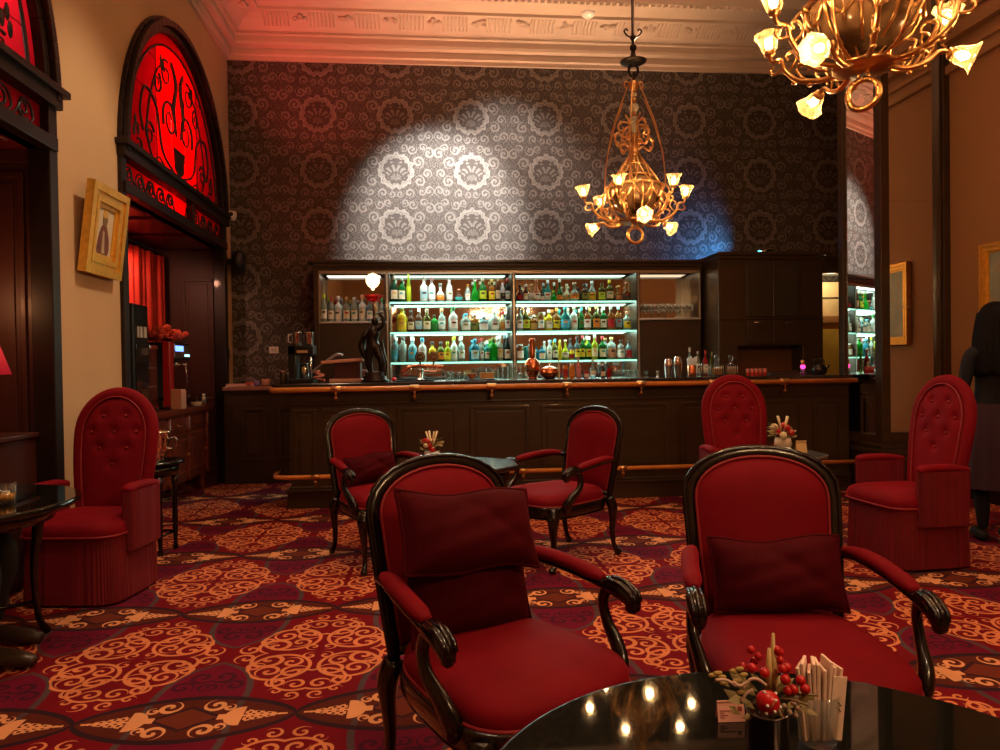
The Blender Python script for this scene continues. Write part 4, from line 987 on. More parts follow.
# flowers and small things on the tables
def sprig(loc, label, s=1.0, pot='dark', red=True, seed=1):
    rnd = random.Random(seed); t = thing('flower_arrangement', label, 'flowers', loc)
    if pot == 'dark': MB().lathe([(.026*s, 0), (.029*s, .004), (.029*s, .075*s), (.031*s, .078*s), (.027*s, .078*s), (.026*s, .02*s), (0, .02*s)], 24).build('vase', mat('dark_metal_vase', (.10, .07, .06), .15, .9), t)
    else: MB().lathe([(.03*s, 0), (.04*s, .03*s), (.035*s, .06*s), (.03*s, .06*s), (0, .04*s)], 16).build('vase', mat('pale_pot', (.5, .4, .3), .5), t)
    z0 = .07*s
    lf = MB()
    for k in range(34):
        a = rnd.uniform(0, TAU); R = rnd.uniform(.02, .065)*s; h = z0+rnd.uniform(-.005, .045)*s; c = Vector((R*math.cos(a), R*math.sin(a), h)); d = Vector((math.cos(a), math.sin(a), rnd.uniform(-.2, .8))).normalized(); q = d.orthogonal().normalized(); L_ = rnd.uniform(.018, .035)*s
        lf.add([c-d*L_*.5, c+q*L_*.22, c+d*L_*.5, c-q*L_*.22, c+Vector((0, 0, .004*s))], [(0, 1, 4), (1, 2, 4), (2, 3, 4), (3, 0, 4)])
    lf.build('leaves', LEAF, t)['kind'] = 'stuff'
    tw = MB()
    for k in range(7):
        a = rnd.uniform(0, TAU); tw.tube(spl([(0, 0, z0*.6), (.02*s*math.cos(a), .02*s*math.sin(a), z0+.03*s), (rnd.uniform(.04, .085)*s*math.cos(a), rnd.uniform(.04, .07)*s*math.sin(a), z0+rnd.uniform(.02, .06)*s)], 5), .0016*s, 5)
    tw.build('twigs', mat('twig', (.16, .10, .05), .7), t)
    return t, rnd, z0
v0 = at_height(763, 748, .735)
t, rnd, z0 = sprig((v0.x, v0.y-.015, .7205), 'red berry and toadstool arrangement in a dark metal cup on the round table', 1.0, 'dark', seed=4)
right = Vector((CAM_M.col[0][0], CAM_M.col[0][1], 0)).normalized(); upv = Vector((0, 0, 1)); fwd = Vector((CAM_M.col[1][0], CAM_M.col[1][1], 0)).normalized()
def fl(px, py, d=0):     # offset on the arrangement from picture measurements, in metres
    k = v0.y/FPX*1.02; return right*((px-763)*k)+upv*(.083-(py-716)*k)+fwd*d
for px, py, r_b, d in ((773, 659, 5, 0), (779, 664, 4.5, .01), (776, 669, 4.5, 0), (776, 675, 4.5, -.01), (783, 677, 5.5, 0), (776, 683, 5.5, -.02), (791, 684, 5.5, -.02), (781, 687, 5, 0), (784, 693, 5.5, -.02), (794, 691, 5.5, -.025), (778, 694, 5, -.02), (752, 664, 4.5, .02), (757, 668, 4.5, .01), (748, 677, 5.5, 0), (758, 679, 5.5, -.01), (743, 681, 4.5, .02), (755, 676, 4.5, .02), (762, 680, 4.5, 0)):
    MB().ball(r_b*v0.y/FPX*.95, fl(px, py, d), 12).build('berry', RED, t)
mcap = MB(); mc = fl(752, 697, -.045)
MM = Matrix.Translation(mc) @ Matrix.Rotation(.5, 4, 'Y') @ Matrix.Rotation(.9, 4, 'X')
mcap.lathe([(.0, .016), (.008, .0145), (.014, .008), (.0165, -.002), (.015, -.007), (.004, -.004), (0, -.004)], 20, M=MM)
mo = mcap.build('toadstool_cap', RED, t); MB().lathe([(.004, -.02), (.005, -.004)], 10, M=MM).build('toadstool_stem', PAPER, mo)
sp_ = MB()
for a, z, rr in ((0, .0155, 0.001), (-1.2, .009, .0135), (-2.2, .010, .0128), (-.2, .009, .0135), (1.2, .009, .0135), (2.6, .008, .014), (-1.7, .001, .0165)): sp_.ball(.0024, MM @ Vector((rr*math.cos(a), rr*math.sin(a), z)), 8)
sp_.build('toadstool_dots', WHITE, mo)
for (a, b, wd) in ((769, 642, .0042), (765, 657, .0050), (771, 668, .004)): MB().tube([fl(a-1, 705), fl(a, (705+b)/2), fl(a+.5, b)], [wd, wd*1.1, wd*.55], 8).build('gold_stem', mat('gold_straw', (.50, .34, .14), .6), t)
br = MB()
for P in ([(735, 693), (742, 684), (750, 684), (758, 690)], [(725, 686), (732, 690), (740, 686)], [(708, 684), (718, 684), (728, 690)], [(733, 706), (738, 698), (745, 694)]): br.tube(spl([tuple(fl(a, b, -.015)) for a, b in P], 5), .0024, 6)
br.build('bark_curl', mat('pale_bark', (.50, .33, .26), .7), t)
lf2 = MB()
for px, py in ((707, 682), (712, 680), (716, 684), (718, 690), (713, 687), (728, 678), (734, 676), (738, 682), (731, 688), (735, 700)):
    c = fl(px, py, -.005); lf2.ball(.0052, c, 8, (1.4, .4, .7))
lf2.build('bud_leaves', mat('yellow_leaf', (.42, .30, .10), .6), t)
for px, py, q in ((785, 708, 3.4), (781, 703, 3), (777, 712, 3), (772, 706, 3), (783, 715, 3)): MB().ball(q*v0.y/FPX, fl(px, py, -.03), 8).build('frosted_cone', mat('cone', (.32, .22, .17), .8, vary=.8, vscale=200), t)
# card behind the flowers
cp = at_height(737, 728, .7205)
card = thing('tent_card', 'small pink printed card standing behind the berry arrangement', 'card', (cp.x, cp.y+.02, .7205), math.radians(-4))
MB().box(-.022, .022, -.001, .001, .0, .030, Matrix.Rotation(-.22, 4, 'X')).box(-.022, .022, .011, .013, 0, .030, Matrix.Translation((0, 0, 0)) @ Matrix.Rotation(.22, 4, 'X')).build('card_sheet', PINKCARD, card)
pr_ = MB()
for k in range(4): pr_.box(-.018, -.012+.020*random.random(), -.0017, -.001, .006+.0035*k, .0072+.0035*k, Matrix.Rotation(-.22, 4, 'X'))
pr_.box(.011, .018, -.0017, -.001, .016, .023, Matrix.Rotation(-.22, 4, 'X'))
pr_.build('printed_lines', mat('print_ink', (.25, .06, .05), .8), card)
# napkin glass
gp = at_height(818, 742, .7205)
ng = thing('napkin_glass', 'clear glass tumbler stuffed with folded napkins on the black round table', 'glass', (gp.x, gp.y, .7205))
MB().lathe([(.024, 0), (.027, .004), (.0325, .078), (.0305, .078), (.025, .008), (0, .007)], 32).build('glass_body', GLASS, ng)
PAPERS = mat('napkin_paper', (.78, .58, .48), .85, vary=.12, vscale=60)
for k in range(9):
    x = -.022+.0052*k; yaw = 0; tl = math.radians(-6+1.6*k)
    nap = MB(); M = Matrix.Translation((x*.75, .002*math.sin(k*2), .010)) @ Matrix.Rotation(tl, 4, 'Y') @ Matrix.Rotation(math.radians(-42+6*k), 4, 'Z')
    h = .112+.007*math.sin(k*2.3)
    nap.box(-.0024, .0024, -.017, .017, 0, h, M); o = nap.build('folded_napkin', PAPERS, ng, .0012)
mk = MB()
M = Matrix.Translation((.021, -.0195, .055)) @ Matrix.Rotation(.1, 4, 'Y')
for dx, dz in ((0, .012), (.003, .009), (-.002, .006), (.001, .003), (.003, 0)): mk.box(dx-.0014, dx+.0014, -.0004, .0004, dz-.0012, dz+.0012, M)
cf = MB().box(-.0115, .0105, .0004, .0016, -.044, .052, M).build('front_napkin', PAPERS, ng, .0005); mk.build('napkin_emblem', mat('emblem_ink', (.06, .05, .05), .6), cf)

def small_flowers(px, py, tz, Y, label, s, seed):
    c = at_depth(px, py, Y); t, rnd, z0 = sprig((c.x, c.y, tz+.0005), label, s, 'pale', seed=seed)
    for k in range(9):
        a = rnd.uniform(0, TAU); R = rnd.uniform(0, .045)*s
        MB().ball(rnd.uniform(.012, .019)*s, (R*math.cos(a), R*math.sin(a), z0+rnd.uniform(.0, .05)*s), 8).build('blossom', RED if k % 3 else mat('cream_petal', (.72, .60, .36), .6), t)
    for k in range(4):
        a = TAU*k/4+.4; MB().tube([(0, 0, z0), (.03*s*math.cos(a), .03*s*math.sin(a), z0+.09*s)], [.003*s, .005*s], 6).build('cream_spike', mat('cream_petal', (.72, .60, .36), .6), t)
small_flowers(432, 460, .70, 4.46, 'little red and cream flowers on the octagonal table before the bar', 1.25, 21)
small_flowers(783, 450, .70, 4.62, 'red and yellow flowers on the octagonal table beside the sideways tufted chair', 1.45, 22)
cq = at_depth(806, 452, 4.45)
c2 = thing('tent_card', 'small cream card standing on the octagonal table right of the flowers', 'card', (cq.x, 4.50, .7005)); MB().box(-.035, .035, -.002, .002, 0, .075, Matrix.Rotation(-.2, 4, 'X')).box(-.035, .035, .022, .026, 0, .075, Matrix.Rotation(.2, 4, 'X')).build('card_sheet', mat('yellowed_card', (.60, .40, .18), .7), c2)

# ------------------------------------------------------------------ chandeliers
def make_chandelier(label, loc):
    t = thing('chandelier', label, 'chandelier', loc, 0, 'gilt chandeliers with tulip glass shades')
    L = lambda mb, n, m, p=t, **k: mb.build(n, m, p, **k)
    rg = MB().tube([(.052*math.cos(TAU*k/28), 0, .055+.052*math.sin(TAU*k/28)) for k in range(28)], .0115, 8, closed=True)
    for k in range(10):
        a = TAU*k/10+.3; rg.ball(.0065, (.052*math.cos(a), -.010, .055+.052*math.sin(a)), 6)
    rg.tube(spl([(0, 0, .10), (.018, 0, .118), (0, 0, .135), (-.018, 0, .118), (0, 0, .10)], 4), .007, 6); L(rg, 'ring_finial', BRASS)
    hb = MB().lathe([(.012, .128), (.05, .132), (.10, .140), (.115, .150), (.10, .156), (.06, .160), (.045, .185), (.03, .21), (.02, .21)], 28)
    for k in range(8):
        a = TAU*k/8; hb.tube(spl([(.03*math.cos(a), .03*math.sin(a), .16), (.055*math.cos(a), .055*math.sin(a), .185), (.075*math.cos(a), .075*math.sin(a), .205)], 4), [.012, .010, .008, .006, .005, .004, .003, .003, .002], 6)
    L(hb, 'hub', BRASS)
    AMB = mat('amber_bowl', (.20, .105, .045), .12, trans=.35, ior=1.3, vary=.3, vscale=14)
    L(MB().lathe([(.02, .19), (.09, .205), (.145, .245), (.178, .30), (.186, .34), (.175, .385), (.14, .43), (.10, .45)], 36), 'glass_bowl', AMB)
    cg = MB()
    for k in range(10):
        a = TAU*k/10
        sw = [( .188*math.cos(a+TAU/10*q/8), .188*math.sin(a+TAU/10*q/8), .36-.075*math.sin(PI*q/8)) for q in range(9)]
        cg.tube(sw, .0065, 6)
        cg.tube([(r*math.cos(a), r*math.sin(a), z) for r, z in ((.195, .37), (.19, .31), (.16, .255), (.10, .212))], [.009, .007, .006, .005], 6)
        cg.ball(.016, (.190*math.cos(a), .190*math.sin(a), .372), 8)
        a2 = a+TAU/20; cg.tube([(.182*math.cos(a2)*(1+.01), .182*math.sin(a2), .33), (.165*math.cos(a2), .165*math.sin(a2), .26)], .004, 5)
        # pierced dome above the bowl
        cg.tube([(r*math.cos(a+d), r*math.sin(a+d), z) for r, z, d in ((.185, .375, 0), (.14, .44, .15), (.085, .52, .3), (.04, .585, .4))], .006, 6)
        cg.tube([(r*math.cos(a-d), r*math.sin(a-d), z) for r, z, d in ((.185, .375, 0), (.14, .44, .15), (.085, .52, .3), (.04, .585, .4))], .006, 6)
    for r, z, w_ in ((.190, .375, .010), (.142, .438, .006), (.088, .52, .006)): cg.tube([(r*math.cos(TAU*k/36), r*math.sin(TAU*k/36), z) for k in range(36)], w_, 6, closed=True)
    L(cg, 'bowl_cage', BRASS)
    st = MB().lathe([(.03, .58), (.042, .60), (.03, .62), (.018, .65), (.018, .70), (.026, .72), (.014, .74)], 16)
    st.lathe([(.012, .86), (.02, .87), (.012, .88)], 12).lathe([(.012, .95), (.022, .965), (.012, .98)], 12).lathe([(.012, 1.02), (.03, 1.04), (.035, 1.07), (.015, 1.10), (.01, 1.13)], 14)
    st.tube([(0, 0, .45), (0, 0, 1.13)], .009, 8)
    for d in (-1, 1): st.tube(spl([(0, 0, 1.06), (d*.05, 0, 1.09), (d*.065, 0, 1.06), (d*.05, 0, 1.045)], 5), .006, 6)
    L(st, 'stem', BRASS)
    KN = mat('cut_glass_knop', (.75, .66, .50), .08, trans=.6, ior=1.3)
    for z0, z1, r in ((.74, .855, .020), (.80, .86, .034), (.885, .945, .034), (.985, 1.02, .022)):
        zc = (z0+z1)/2; h = (z1-z0)/2; L(MB().lathe([(r*math.sin(PI*k/8)*.98+.002, zc-h*math.cos(PI*k/8)) for k in range(9)], 12, smooth=False), 'glass_knop', KN)
    for k in range(4):
        a = TAU*k/4+.35; sc = MB()
        W_ = lambda r, z: (r*math.cos(a), r*math.sin(a), z)
        sc.tube([W_(*q) for q in spl([(.02, .62), (.07, .66), (.13, .64), (.155, .69), (.13, .73), (.10, .71), (.105, .685)], 6)], .0075, 6)
        sc.tube([W_(*q) for q in spl([(.03, .80), (.08, .81), (.125, .785), (.12, .75), (.085, .755), (.09, .775)], 6)], .0065, 6)
        sc.tube([W_(*q) for q in spl([(.02, .64), (.05, .72), (.03, .80), (.07, .86)], 6)], .006, 6)
        for q in ((.135, .66), (.11, .80), (.06, .70), (.155, .71)): sc.ball(.011, W_(*q), 6, (1, 1, 1.3))
        L(sc, 'scroll_bracket', BRASS)
    for k in range(4):
        a = TAU*k/4+PI/4+.35; W_ = lambda r, z: (r*math.cos(a), r*math.sin(a), z)
        L(MB().tube([W_(*q) for q in spl([(.205, .37), (.20, .47), (.185, .60), (.14, .80), (.085, .95), (.03, 1.09)], 5)], .0045, 6).tube([W_(.187, .60), W_(.125, .82), W_(.07, .96)], .003, 5), 'hanging_rod', BRASS)
    tp = MB().lathe([(.01, 1.20), (.05, 1.205), (.085, 1.22), (.09, 1.228), (.05, 1.24), (.02, 1.26), (.012, 1.30), (.022, 1.305), (.022, 1.33), (.011, 1.34)], 24)
    tp.tube([(.032*math.cos(TAU*k/20), 0, 1.165+.040*math.sin(TAU*k/20)) for k in range(20)], .009, 7, closed=True)
    tp.tube([(0, .022*math.cos(TAU*k/16), 1.12+.030*math.sin(TAU*k/16)) for k in range(16)], .007, 7, closed=True)
    for d in (-1, 1): tp.tube(spl([(0, 0, 1.385), (d*.04, 0, 1.40), (d*.06, 0, 1.43), (d*.045, 0, 1.445), (d*.035, 0, 1.43)], 5), .006, 6)
    L(tp, 'suspension_plate', BRONZE)
    L(MB().cyl(.011, 1.33, 3.30, 10).lathe([(.016, 1.37), (.022, 1.385), (.016, 1.40)], 10).lathe([(.05, 3.24), (.075, 3.29), (.08, 3.30)], 20), 'suspension_rod', BRONZE)
    def lamp(base, M, p):
        def wav(a, z): return 1+(.06*math.cos(a*6) if z > .055 else 0)
        o = MB().lathe([(.017, .012), (.023, .02), (.030, .036), (.033, .055), (.039, .074), (.052, .088)], 30, M=base @ M, fn=wav).build('shade', SHADE, p)
        MB().lathe([(.008, .0), (.020, .006), (.020, .020), (.014, .028)], 12, M=base @ M).build('lamp_holder', BRASS, p)
        bl = MB(); bl.ball(.015, (0, 0, 0), 10, (1, 1, 1.5)); bl.v = [tuple(base @ M @ Vector((x, y, z+.05))) for x, y, z in bl.v]; bl.build('bulb', BULB, p)
        return base @ M @ Vector((0, 0, .062))
    pts = []
    for k in range(6):
        a = TAU*k/6-.04; R = Matrix.Rotation(a, 4, 'Z'); am = MB()
        P = [R @ Vector((r, 0, z)) for r, z in spl([(.09, .15), (.16, .150), (.235, .175), (.285, .225), (.30, .27), (.335, .275), (.345, .30)], 6)]
        am.tube(P, [.011-.004*i/len(P) for i in range(len(P))], 8)
        for c in ([(.20, .16), (.24, .215), (.20, .235), (.185, .21), (.20, .20)], [(.275, .215), (.24, .255), (.255, .29), (.28, .28), (.272, .262)], [(.29, .235), (.33, .225), (.345, .245), (.33, .255)], [(.15, .15), (.17, .185), (.145, .20)]):
            am.tube([R @ Vector((r, .0, z)) for r, z in spl(c, 5)], .0055, 6)
        for r, z in ((.19, .145), (.25, .17), (.31, .27), (.225, .23)): am.ball(.010, R @ Vector((r, 0, z)), 6, (1.2, 1.2, .8))
        ao = L(am, 'arm', BRASS)
        pts.append(lamp(R @ Matrix.Translation((.345, 0, .298)), Matrix.Rotation(.12, 4, 'Y'), ao))
    for k in range(3):
        a = TAU*k/3+.416; R = Matrix.Rotation(a, 4, 'Z'); am = MB()
        P = [R @ Vector((r, 0, z)) for r, z in spl([(.08, .145), (.13, .125), (.19, .135), (.235, .165), (.262, .158)], 6)]
        am.tube(P, [.010-.003*i/len(P) for i in range(len(P))], 8)
        for c in ([(.13, .125), (.155, .16), (.13, .175), (.118, .158)], [(.19, .138), (.185, .175), (.215, .185), (.21, .168)]): am.tube([R @ Vector((r, 0, z)) for r, z in spl(c, 5)], .005, 6)
        ao = L(am, 'arm', BRASS)
        pts.append(lamp(R @ Matrix.Translation((.255, 0, .158)), Matrix.Rotation(1.95, 4, 'Y'), ao))
    for k in range(6):
        R = Matrix.Rotation(TAU*k/6+.46, 4, 'Z')          # loops from hub up to the hoop
        L(MB().tube([R @ Vector((r, 0, z)) for r, z in spl([(.09, .15), (.17, .175), (.225, .25), (.235, .33), (.205, .375), (.19, .36)], 6)], .006, 6), 'loop_bracket', BRASS)
    return t, pts
CH = [((1.40, 4.78, 2.115), 'gilt chandelier hanging before the lit wallpaper, seen whole'), ((1.54, 2.42, 2.185), 'gilt chandelier at the top edge of the view, nearest and cropped')]
c1, lp = make_chandelier(CH[0][1], CH[0][0])
c2 = dup(c1, CH[1][0], -.895, CH[1][1])
for loc_, rz_ in ((c1.location, 0), (c2.location, -.895), ((1.45, .05, 2.15), .2)):        # third set: added lamps behind the camera, no chandelier modelled
    M = Matrix.Translation(loc_) @ Matrix.Rotation(rz_, 4, 'Z')
    for p in lp: light('chandelier_lamp', 'POINT', M @ p, CHP, (1, .60, .28), .018)

# ------------------------------------------------------------------ things on the bar
CY = 7.12
def on_bar(px, py=381, Y=CY): c = at_depth(px, py, Y); return Vector((c.x, Y, BTOP+.0008))
def ph(h, Y=CY): return h/FPX*Y               # picture height in metres
def simple(name, label, cat, px, parts, Y=CY, group=None, rz=0, base=None):
    t = thing(name, label, cat, base or on_bar(px, Y=Y), rz, group)
    for n, mb, m in parts: mb.build(n, m, t, .002)
    return t
# lamp statue
st = thing('statue_lamp', 'dark bronze figure lifting a red tulip lamp with a glowing bulb, on the bar', 'lamp', on_bar(375, Y=7.0))
k = 7.0/FPX
def sp3(x, y, d=0): return ((x-375)*k, d, (380-y)*k-.005)
MB().lathe([(.13, 0), (.135, .015), (.11, .025), (.115, .05), (.09, .06), (.10, .09), (.075, .10)], 24).build('base', BRONZE, st)
body = MB()
def limb(pts, rad, n=10): 
    q = spl([(*p, r) for p, r in zip(pts, rad)], 5); body.tube([a[:3] for a in q], [abs(a[3]) for a in q], n)
limb([sp3(372, 372), sp3(369, 360), sp3(371, 349), sp3(374, 342)], [.022, .038, .05, .052]); limb([sp3(381, 372, -.03), sp3(382, 360, -.03), sp3(378, 350, -.02), sp3(375, 343)], [.02, .032, .045, .05])
limb([sp3(374, 346), sp3(373, 338), sp3(374, 330), sp3(375, 325)], [.060, .056, .062, .035]); body.ball(.036, sp3(376, 319.5, -.01), 12, (1, 1, 1.15)); body.ball(.020, sp3(378, 317.5, .01), 8)
limb([sp3(377, 329), sp3(383, 325, -.02), sp3(384, 318, -.02), sp3(380, 312, -.01)], [.026, .022, .018, .014]); limb([sp3(370, 329), sp3(365, 334, -.03), sp3(363, 340, -.02)], [.026, .022, .014])
limb([sp3(367, 333, .03), sp3(362, 342, .05), sp3(364, 352, .04), sp3(368, 360, .02)], [.012, .035, .03, .012]); limb([sp3(383, 376), sp3(385, 362), sp3(383, 350), sp3(382, 338)], [.035, .026, .022, .012])
body.build('figure', BRONZE, st)
MB().tube([sp3(376, 314), sp3(375.5, 303), sp3(375, 297)], .007, 8).build('stem', BRASS, st)
def petal(a, z): return 1+.10*math.cos(a*6)
MB().lathe([(.012, 0), (.045, .012), (.070, .040), (.082, .068)], 36, sp3(375, 301), fn=petal).build('tulip_shade', mat('red_tulip_glass', (.60, .015, .015), .15, trans=.35, ior=1.3), st)
MB().lathe([(.012, 0), (.016, .02), (.046, .04), (.066, .075), (.064, .115), (.04, .15), (0, .165)], 24, sp3(374.5, 289)).build('globe_bulb', mat('globe_bulb_glass', (1, .9, .7), .2, trans=.9, ior=1.1, emit=(1, .72, .32), es=1.6), st)
MB().ball(.022, sp3(374.5, 280), 10, (1, 1, 1.5)).build('filament', mat('filament', (1, .8, .5), .5, emit=(1, .75, .38), es=40), st)
light('statue_lamp_light', 'POINT', st.location+Vector(sp3(374.5, 280, -.085)), 6, (1, .72, .38), .05)
# coffee maker
cm = thing('blender_machine', 'black and silver drinks machine with two steel cups on top, left end of bar', 'appliance', on_bar(303, Y=7.2))
s = 7.2/FPX
MB().box(-.12, -.05, -.10, .12, 0, .36).box(-.12, .12, -.12, .12, 0, .04).box(-.12, .12, -.10, .10, .27, .36).build('body', BLACK, cm, .008)
MB().box(-.04, .07, -.112, -.10, .285, .315).build('name_plate', CHROME, cm, .003)
for dx in (-.05, .065): MB().lathe([(.038, 0), (.046, .01), (.046, .125), (.048, .13), (.044, .13), (.04, .02), (0, .02)], 20, (dx, -.02, .361)).build('steel_cup', CHROME, cm)
MB().tube([(-.09, -.03, .47), (-.125, -.03, .47), (-.13, -.03, .40), (-.10, -.03, .39)], .007, 6).build('cup_handle', WHITE, cm)
MB().lathe([(.05, 0), (.045, .10), (.03, .14), (.045, .15), (.04, .15), (.04, .02), (0, .02)], 16, (.02, -.04, .041)).build('pitcher', CHROME, cm)
MB().tube([(.09, -.08, .04), (.09, -.08, .27)], .011, 8).build('post', CHROME, cm)
# till printer with tray
rp = thing('till_printer', 'dark till with a pink sloping lid and a flat base, left half of the bar', 'till', on_bar(346, Y=7.2))
MB().box(-.10, .15, -.10, .10, .035, .19).build('body', mat('till_plum', (.06, .015, .018), .35), rp, .008)
MB().box(-.21, .19, -.13, .13, .19, .222, Matrix.Rotation(-.06, 4, 'Y')).build('lid', mat('till_pink', (.60, .26, .20), .4), rp, .006)
MB().box(-.14, .17, -.16, .14, 0, .034).build('base', mat('till_base', (.55, .27, .20), .4), rp, .005)
MB().tube(spl([(-.33, .02, .10), (-.20, .02, .20), (-.09, .01, .27), (-.03, 0, .265)], 6), [.03]*19, 8, flat=(.4, 1)).build('angled_handset', mat('grey_lever', (.30, .25, .22), .35), rp)
for px, lab in ((319, 'pink coiled strap lying on the bar left of the till'),):
    mb = MB().tube([(.05*math.cos(a*.5)*(1-a*.012), .05*math.sin(a*.5)*(1-a*.012), .02+.045*(a % 2)*.0+.004*a) for a in range(24)], .012, 8); tag(mb.build('coiled_strap', mat('pink_strap', (.60, .25, .22), .5), loc=on_bar(px, Y=7.05)), lab, 'strap')
simple('pink_box', 'small pink carton on the bar between the till and the statue', 'box', 363, [('carton', MB().box(-.07, .05, -.05, .05, 0, .105), mat('pink_carton', (.62, .30, .24), .6)), ('lid', MB().box(-.075, .055, -.055, .055, .105, .12), WHITE)], Y=7.40)
# left-hand clutter on the counter return
for px, h, r_, m, lab in ((283, .12, .030, mat('dark_jar', (.05, .03, .02), .25), 'small dark jar standing on the far left end of the bar'), (287.5, .10, .022, BLACK, 'short black canister next to the dark jar, left end of the bar')):
    simple('jar', lab, 'jar', px, [('pot', MB().lathe([(r_*.9, 0), (r_, .005), (r_, h*.8), (r_*.8, h*.85)], 16), m), ('lid', MB().lathe([(r_*.85, h*.85), (r_*.9, h*.87), (r_*.9, h), (0, h)], 16), CHROME)], Y=7.1)
for i, (px, r_, h, m, lab) in enumerate(((250, .055, .045, mat('red_dish', (.45, .08, .05), .4), 'low red dish on the counter by the back left corner'), (257, .04, .06, mat('violet_cup', (.25, .18, .38), .4), 'small violet cup on the counter, right of the red dish'), (266, .05, .075, mat('rose_cup', (.60, .30, .20), .4), 'round rose coloured cup on the counter near the bar end'))):
    c = at_depth(px, 385, 8.55); simple('cup', lab, 'cup', px, [('bowl', MB().lathe([(r_*.6, 0), (r_*.9, .01), (r_, h), (r_*.92, h), (r_*.8, .015), (0, .012)], 20), m), ('rim', MB().tube([(r_*.96*math.cos(TAU*q/20), r_*.96*math.sin(TAU*q/20), h) for q in range(20)], .003, 5, closed=True), m)], base=(c.x, 8.55, 1.106))
# wall tray / paper tray at the corner
tag(MB().box(-.16, .16, -.09, .09, 0, .012).box(-.16, .16, -.09, -.08, .012, .03).box(-.16, -.15, -.09, .09, .012, .03).box(.15, .16, -.09, .09, .012, .03).build('tray', mat('pink_tray', (.62, .36, .30), .5), loc=(-2.17, 8.60, 1.106)), 'flat pink tray on the counter in the back left corner', 'tray')
# beer tap
bt = thing('beer_tap', 'copper beer tap with a black and a brown round badge over a drip tray', 'beer tap', on_bar(420, Y=7.10))
k = 7.0/FPX
def bp_(x, y, d=0): return ((x-420)*k, d, (380.5-y)*k)
MB().lathe([(.05, 0), (.05, .01), (.028, .02), (.024, .10), (.03, .115)], 16).build('column', CHROME, bt)
MB().tube(spl([bp_(403, 372), bp_(409, 367), bp_(418, 365.5), bp_(432, 366), bp_(444, 367)], 6), .020, 10).build('tap_arm', COPPER, bt)
MB().tube(spl([bp_(424, 371, -.02), bp_(434, 371.5, -.02), bp_(441, 370, -.01)], 6), .012, 8).build('lower_pipe', COPPER, bt)
for x, y, m in ((420.5, 356.5, BLACK), (434, 356.5, mat('brown_badge', (.16, .055, .03), .4))):
    b = MB().lathe([(.048, -.010), (.052, -.006), (.052, .006), (.048, .010)], 28, bp_(x, y, -.02), Matrix.Rotation(PI/2, 3, 'X')).tube([bp_(x, 361, -.02), bp_(x, 366)], .010, 8).build('badge', m, bt)
    mk = MB()
    for r0 in (.034, .041): mk.tube([Vector(bp_(x, y, -.031))+Vector((r0*math.cos(TAU*q/24), 0, r0*math.sin(TAU*q/24))) for q in range(24)], .0015, 5, closed=True)
    for dz in (-.010, 0.0, .010): mk.box(bp_(x, y)[0]-.022+abs(dz)*.5, bp_(x, y)[0]+.022-abs(dz)*.5, -.0325, -.030, bp_(x, y)[2]+dz-.002, bp_(x, y)[2]+dz+.002)
    mk.build('badge_mark', mat('badge_gold', (.45, .34, .16), .4), b)
for x in (411, 428, 437): MB().tube([bp_(x, 367, -.03), bp_(x, 373, -.04)], .006, 6).build('spout', CHROME, bt)
simple('drip_tray', 'shallow oval black drip tray under the copper beer tap', 'tray', 415, [('tray', MB().lathe([(.18, 0), (.20, .012), (.195, .012), (.175, .004), (0, .004)], 32, M=Matrix.Diagonal((1, .45, 1))), BLACK)], Y=6.93)
tag(MB().ball(.022, (0, 0, .022), 10, (1.2, 1, 1)).build('red_cap', mat('red_plastic', (.65, .02, .05), .35), loc=on_bar(394, Y=6.95)), 'small red cap on the bar left of the drip tray', 'cap')
# copper still, bowl, bowls of nuts
cs = thing('copper_still', 'round copper flask with a tall ribbed neck standing on the bar', 'flask', on_bar(532.5, Y=7.2))
MB().lathe([(.035, .0), (.045, .015), (.05, .02), (.075, .07), (.085, .12), (.075, .165), (.045, .20), (.028, .215)], 24).build('belly', COPPER, cs)
MB().lathe([(.028, .215)]+[(.026+.006*(q % 2), .225+.014*q) for q in range(12)]+[(.03, .40), (.02, .41)], 18).build('neck', COPPER, cs)
MB().lathe([(.05, 0), (.055, .01), (.03, .03)], 18).build('foot', COPPER, cs)
simple('copper_bowl', 'hammered copper lidded bowl on the bar right of the copper flask', 'bowl', 549.5, [('bowl', MB().lathe([(.05, 0), (.085, .03), (.098, .06), (.095, .075)], 24), COPPER), ('lid', MB().lathe([(.095, .075), (.08, .105), (.03, .128), (0, .13)], 24), COPPER), ('knob', MB().ball(.014, (0, 0, .138), 8), COPPER)])
for px, m, lab, w_ in ((472, mat('terracotta', (.45, .17, .10), .6), 'small terracotta bowl on the dark plate on the bar', .045), (487, mat('tan_box', (.50, .28, .10), .6), 'tan wicker box on the dark plate on the bar', .065)):
    if 'bowl' in lab: simple('bowl', lab, 'bowl', px, [('bowl', MB().lathe([(w_*.6, 0), (w_, .05), (w_*.9, .055), (w_*.6, .012), (0, .01)], 20), m), ('foot', MB().lathe([(w_*.5, -.0), (w_*.6, .008)], 16), m)], base=on_bar(px, Y=6.95)+Vector((0, 0, .0135)))
    else: simple('wicker_box', lab, 'box', px, [('basket', MB().box(-w_, w_, -.04, .04, 0, .05), m), ('lid', MB().box(-w_-.003, w_+.003, -.043, .043, .05, .06), m)], base=on_bar(px, Y=6.95)+Vector((0, 0, .0135)))
simple('plate', 'long dark serving plate on the bar under the bowl and the wicker box', 'plate', 481, [('plate', MB().lathe([(.14, 0), (.185, .012), (.18, .013), (.13, .004), (0, .004)], 32, M=Matrix.Diagonal((1, .42, 1))), BLACK)], Y=6.95)
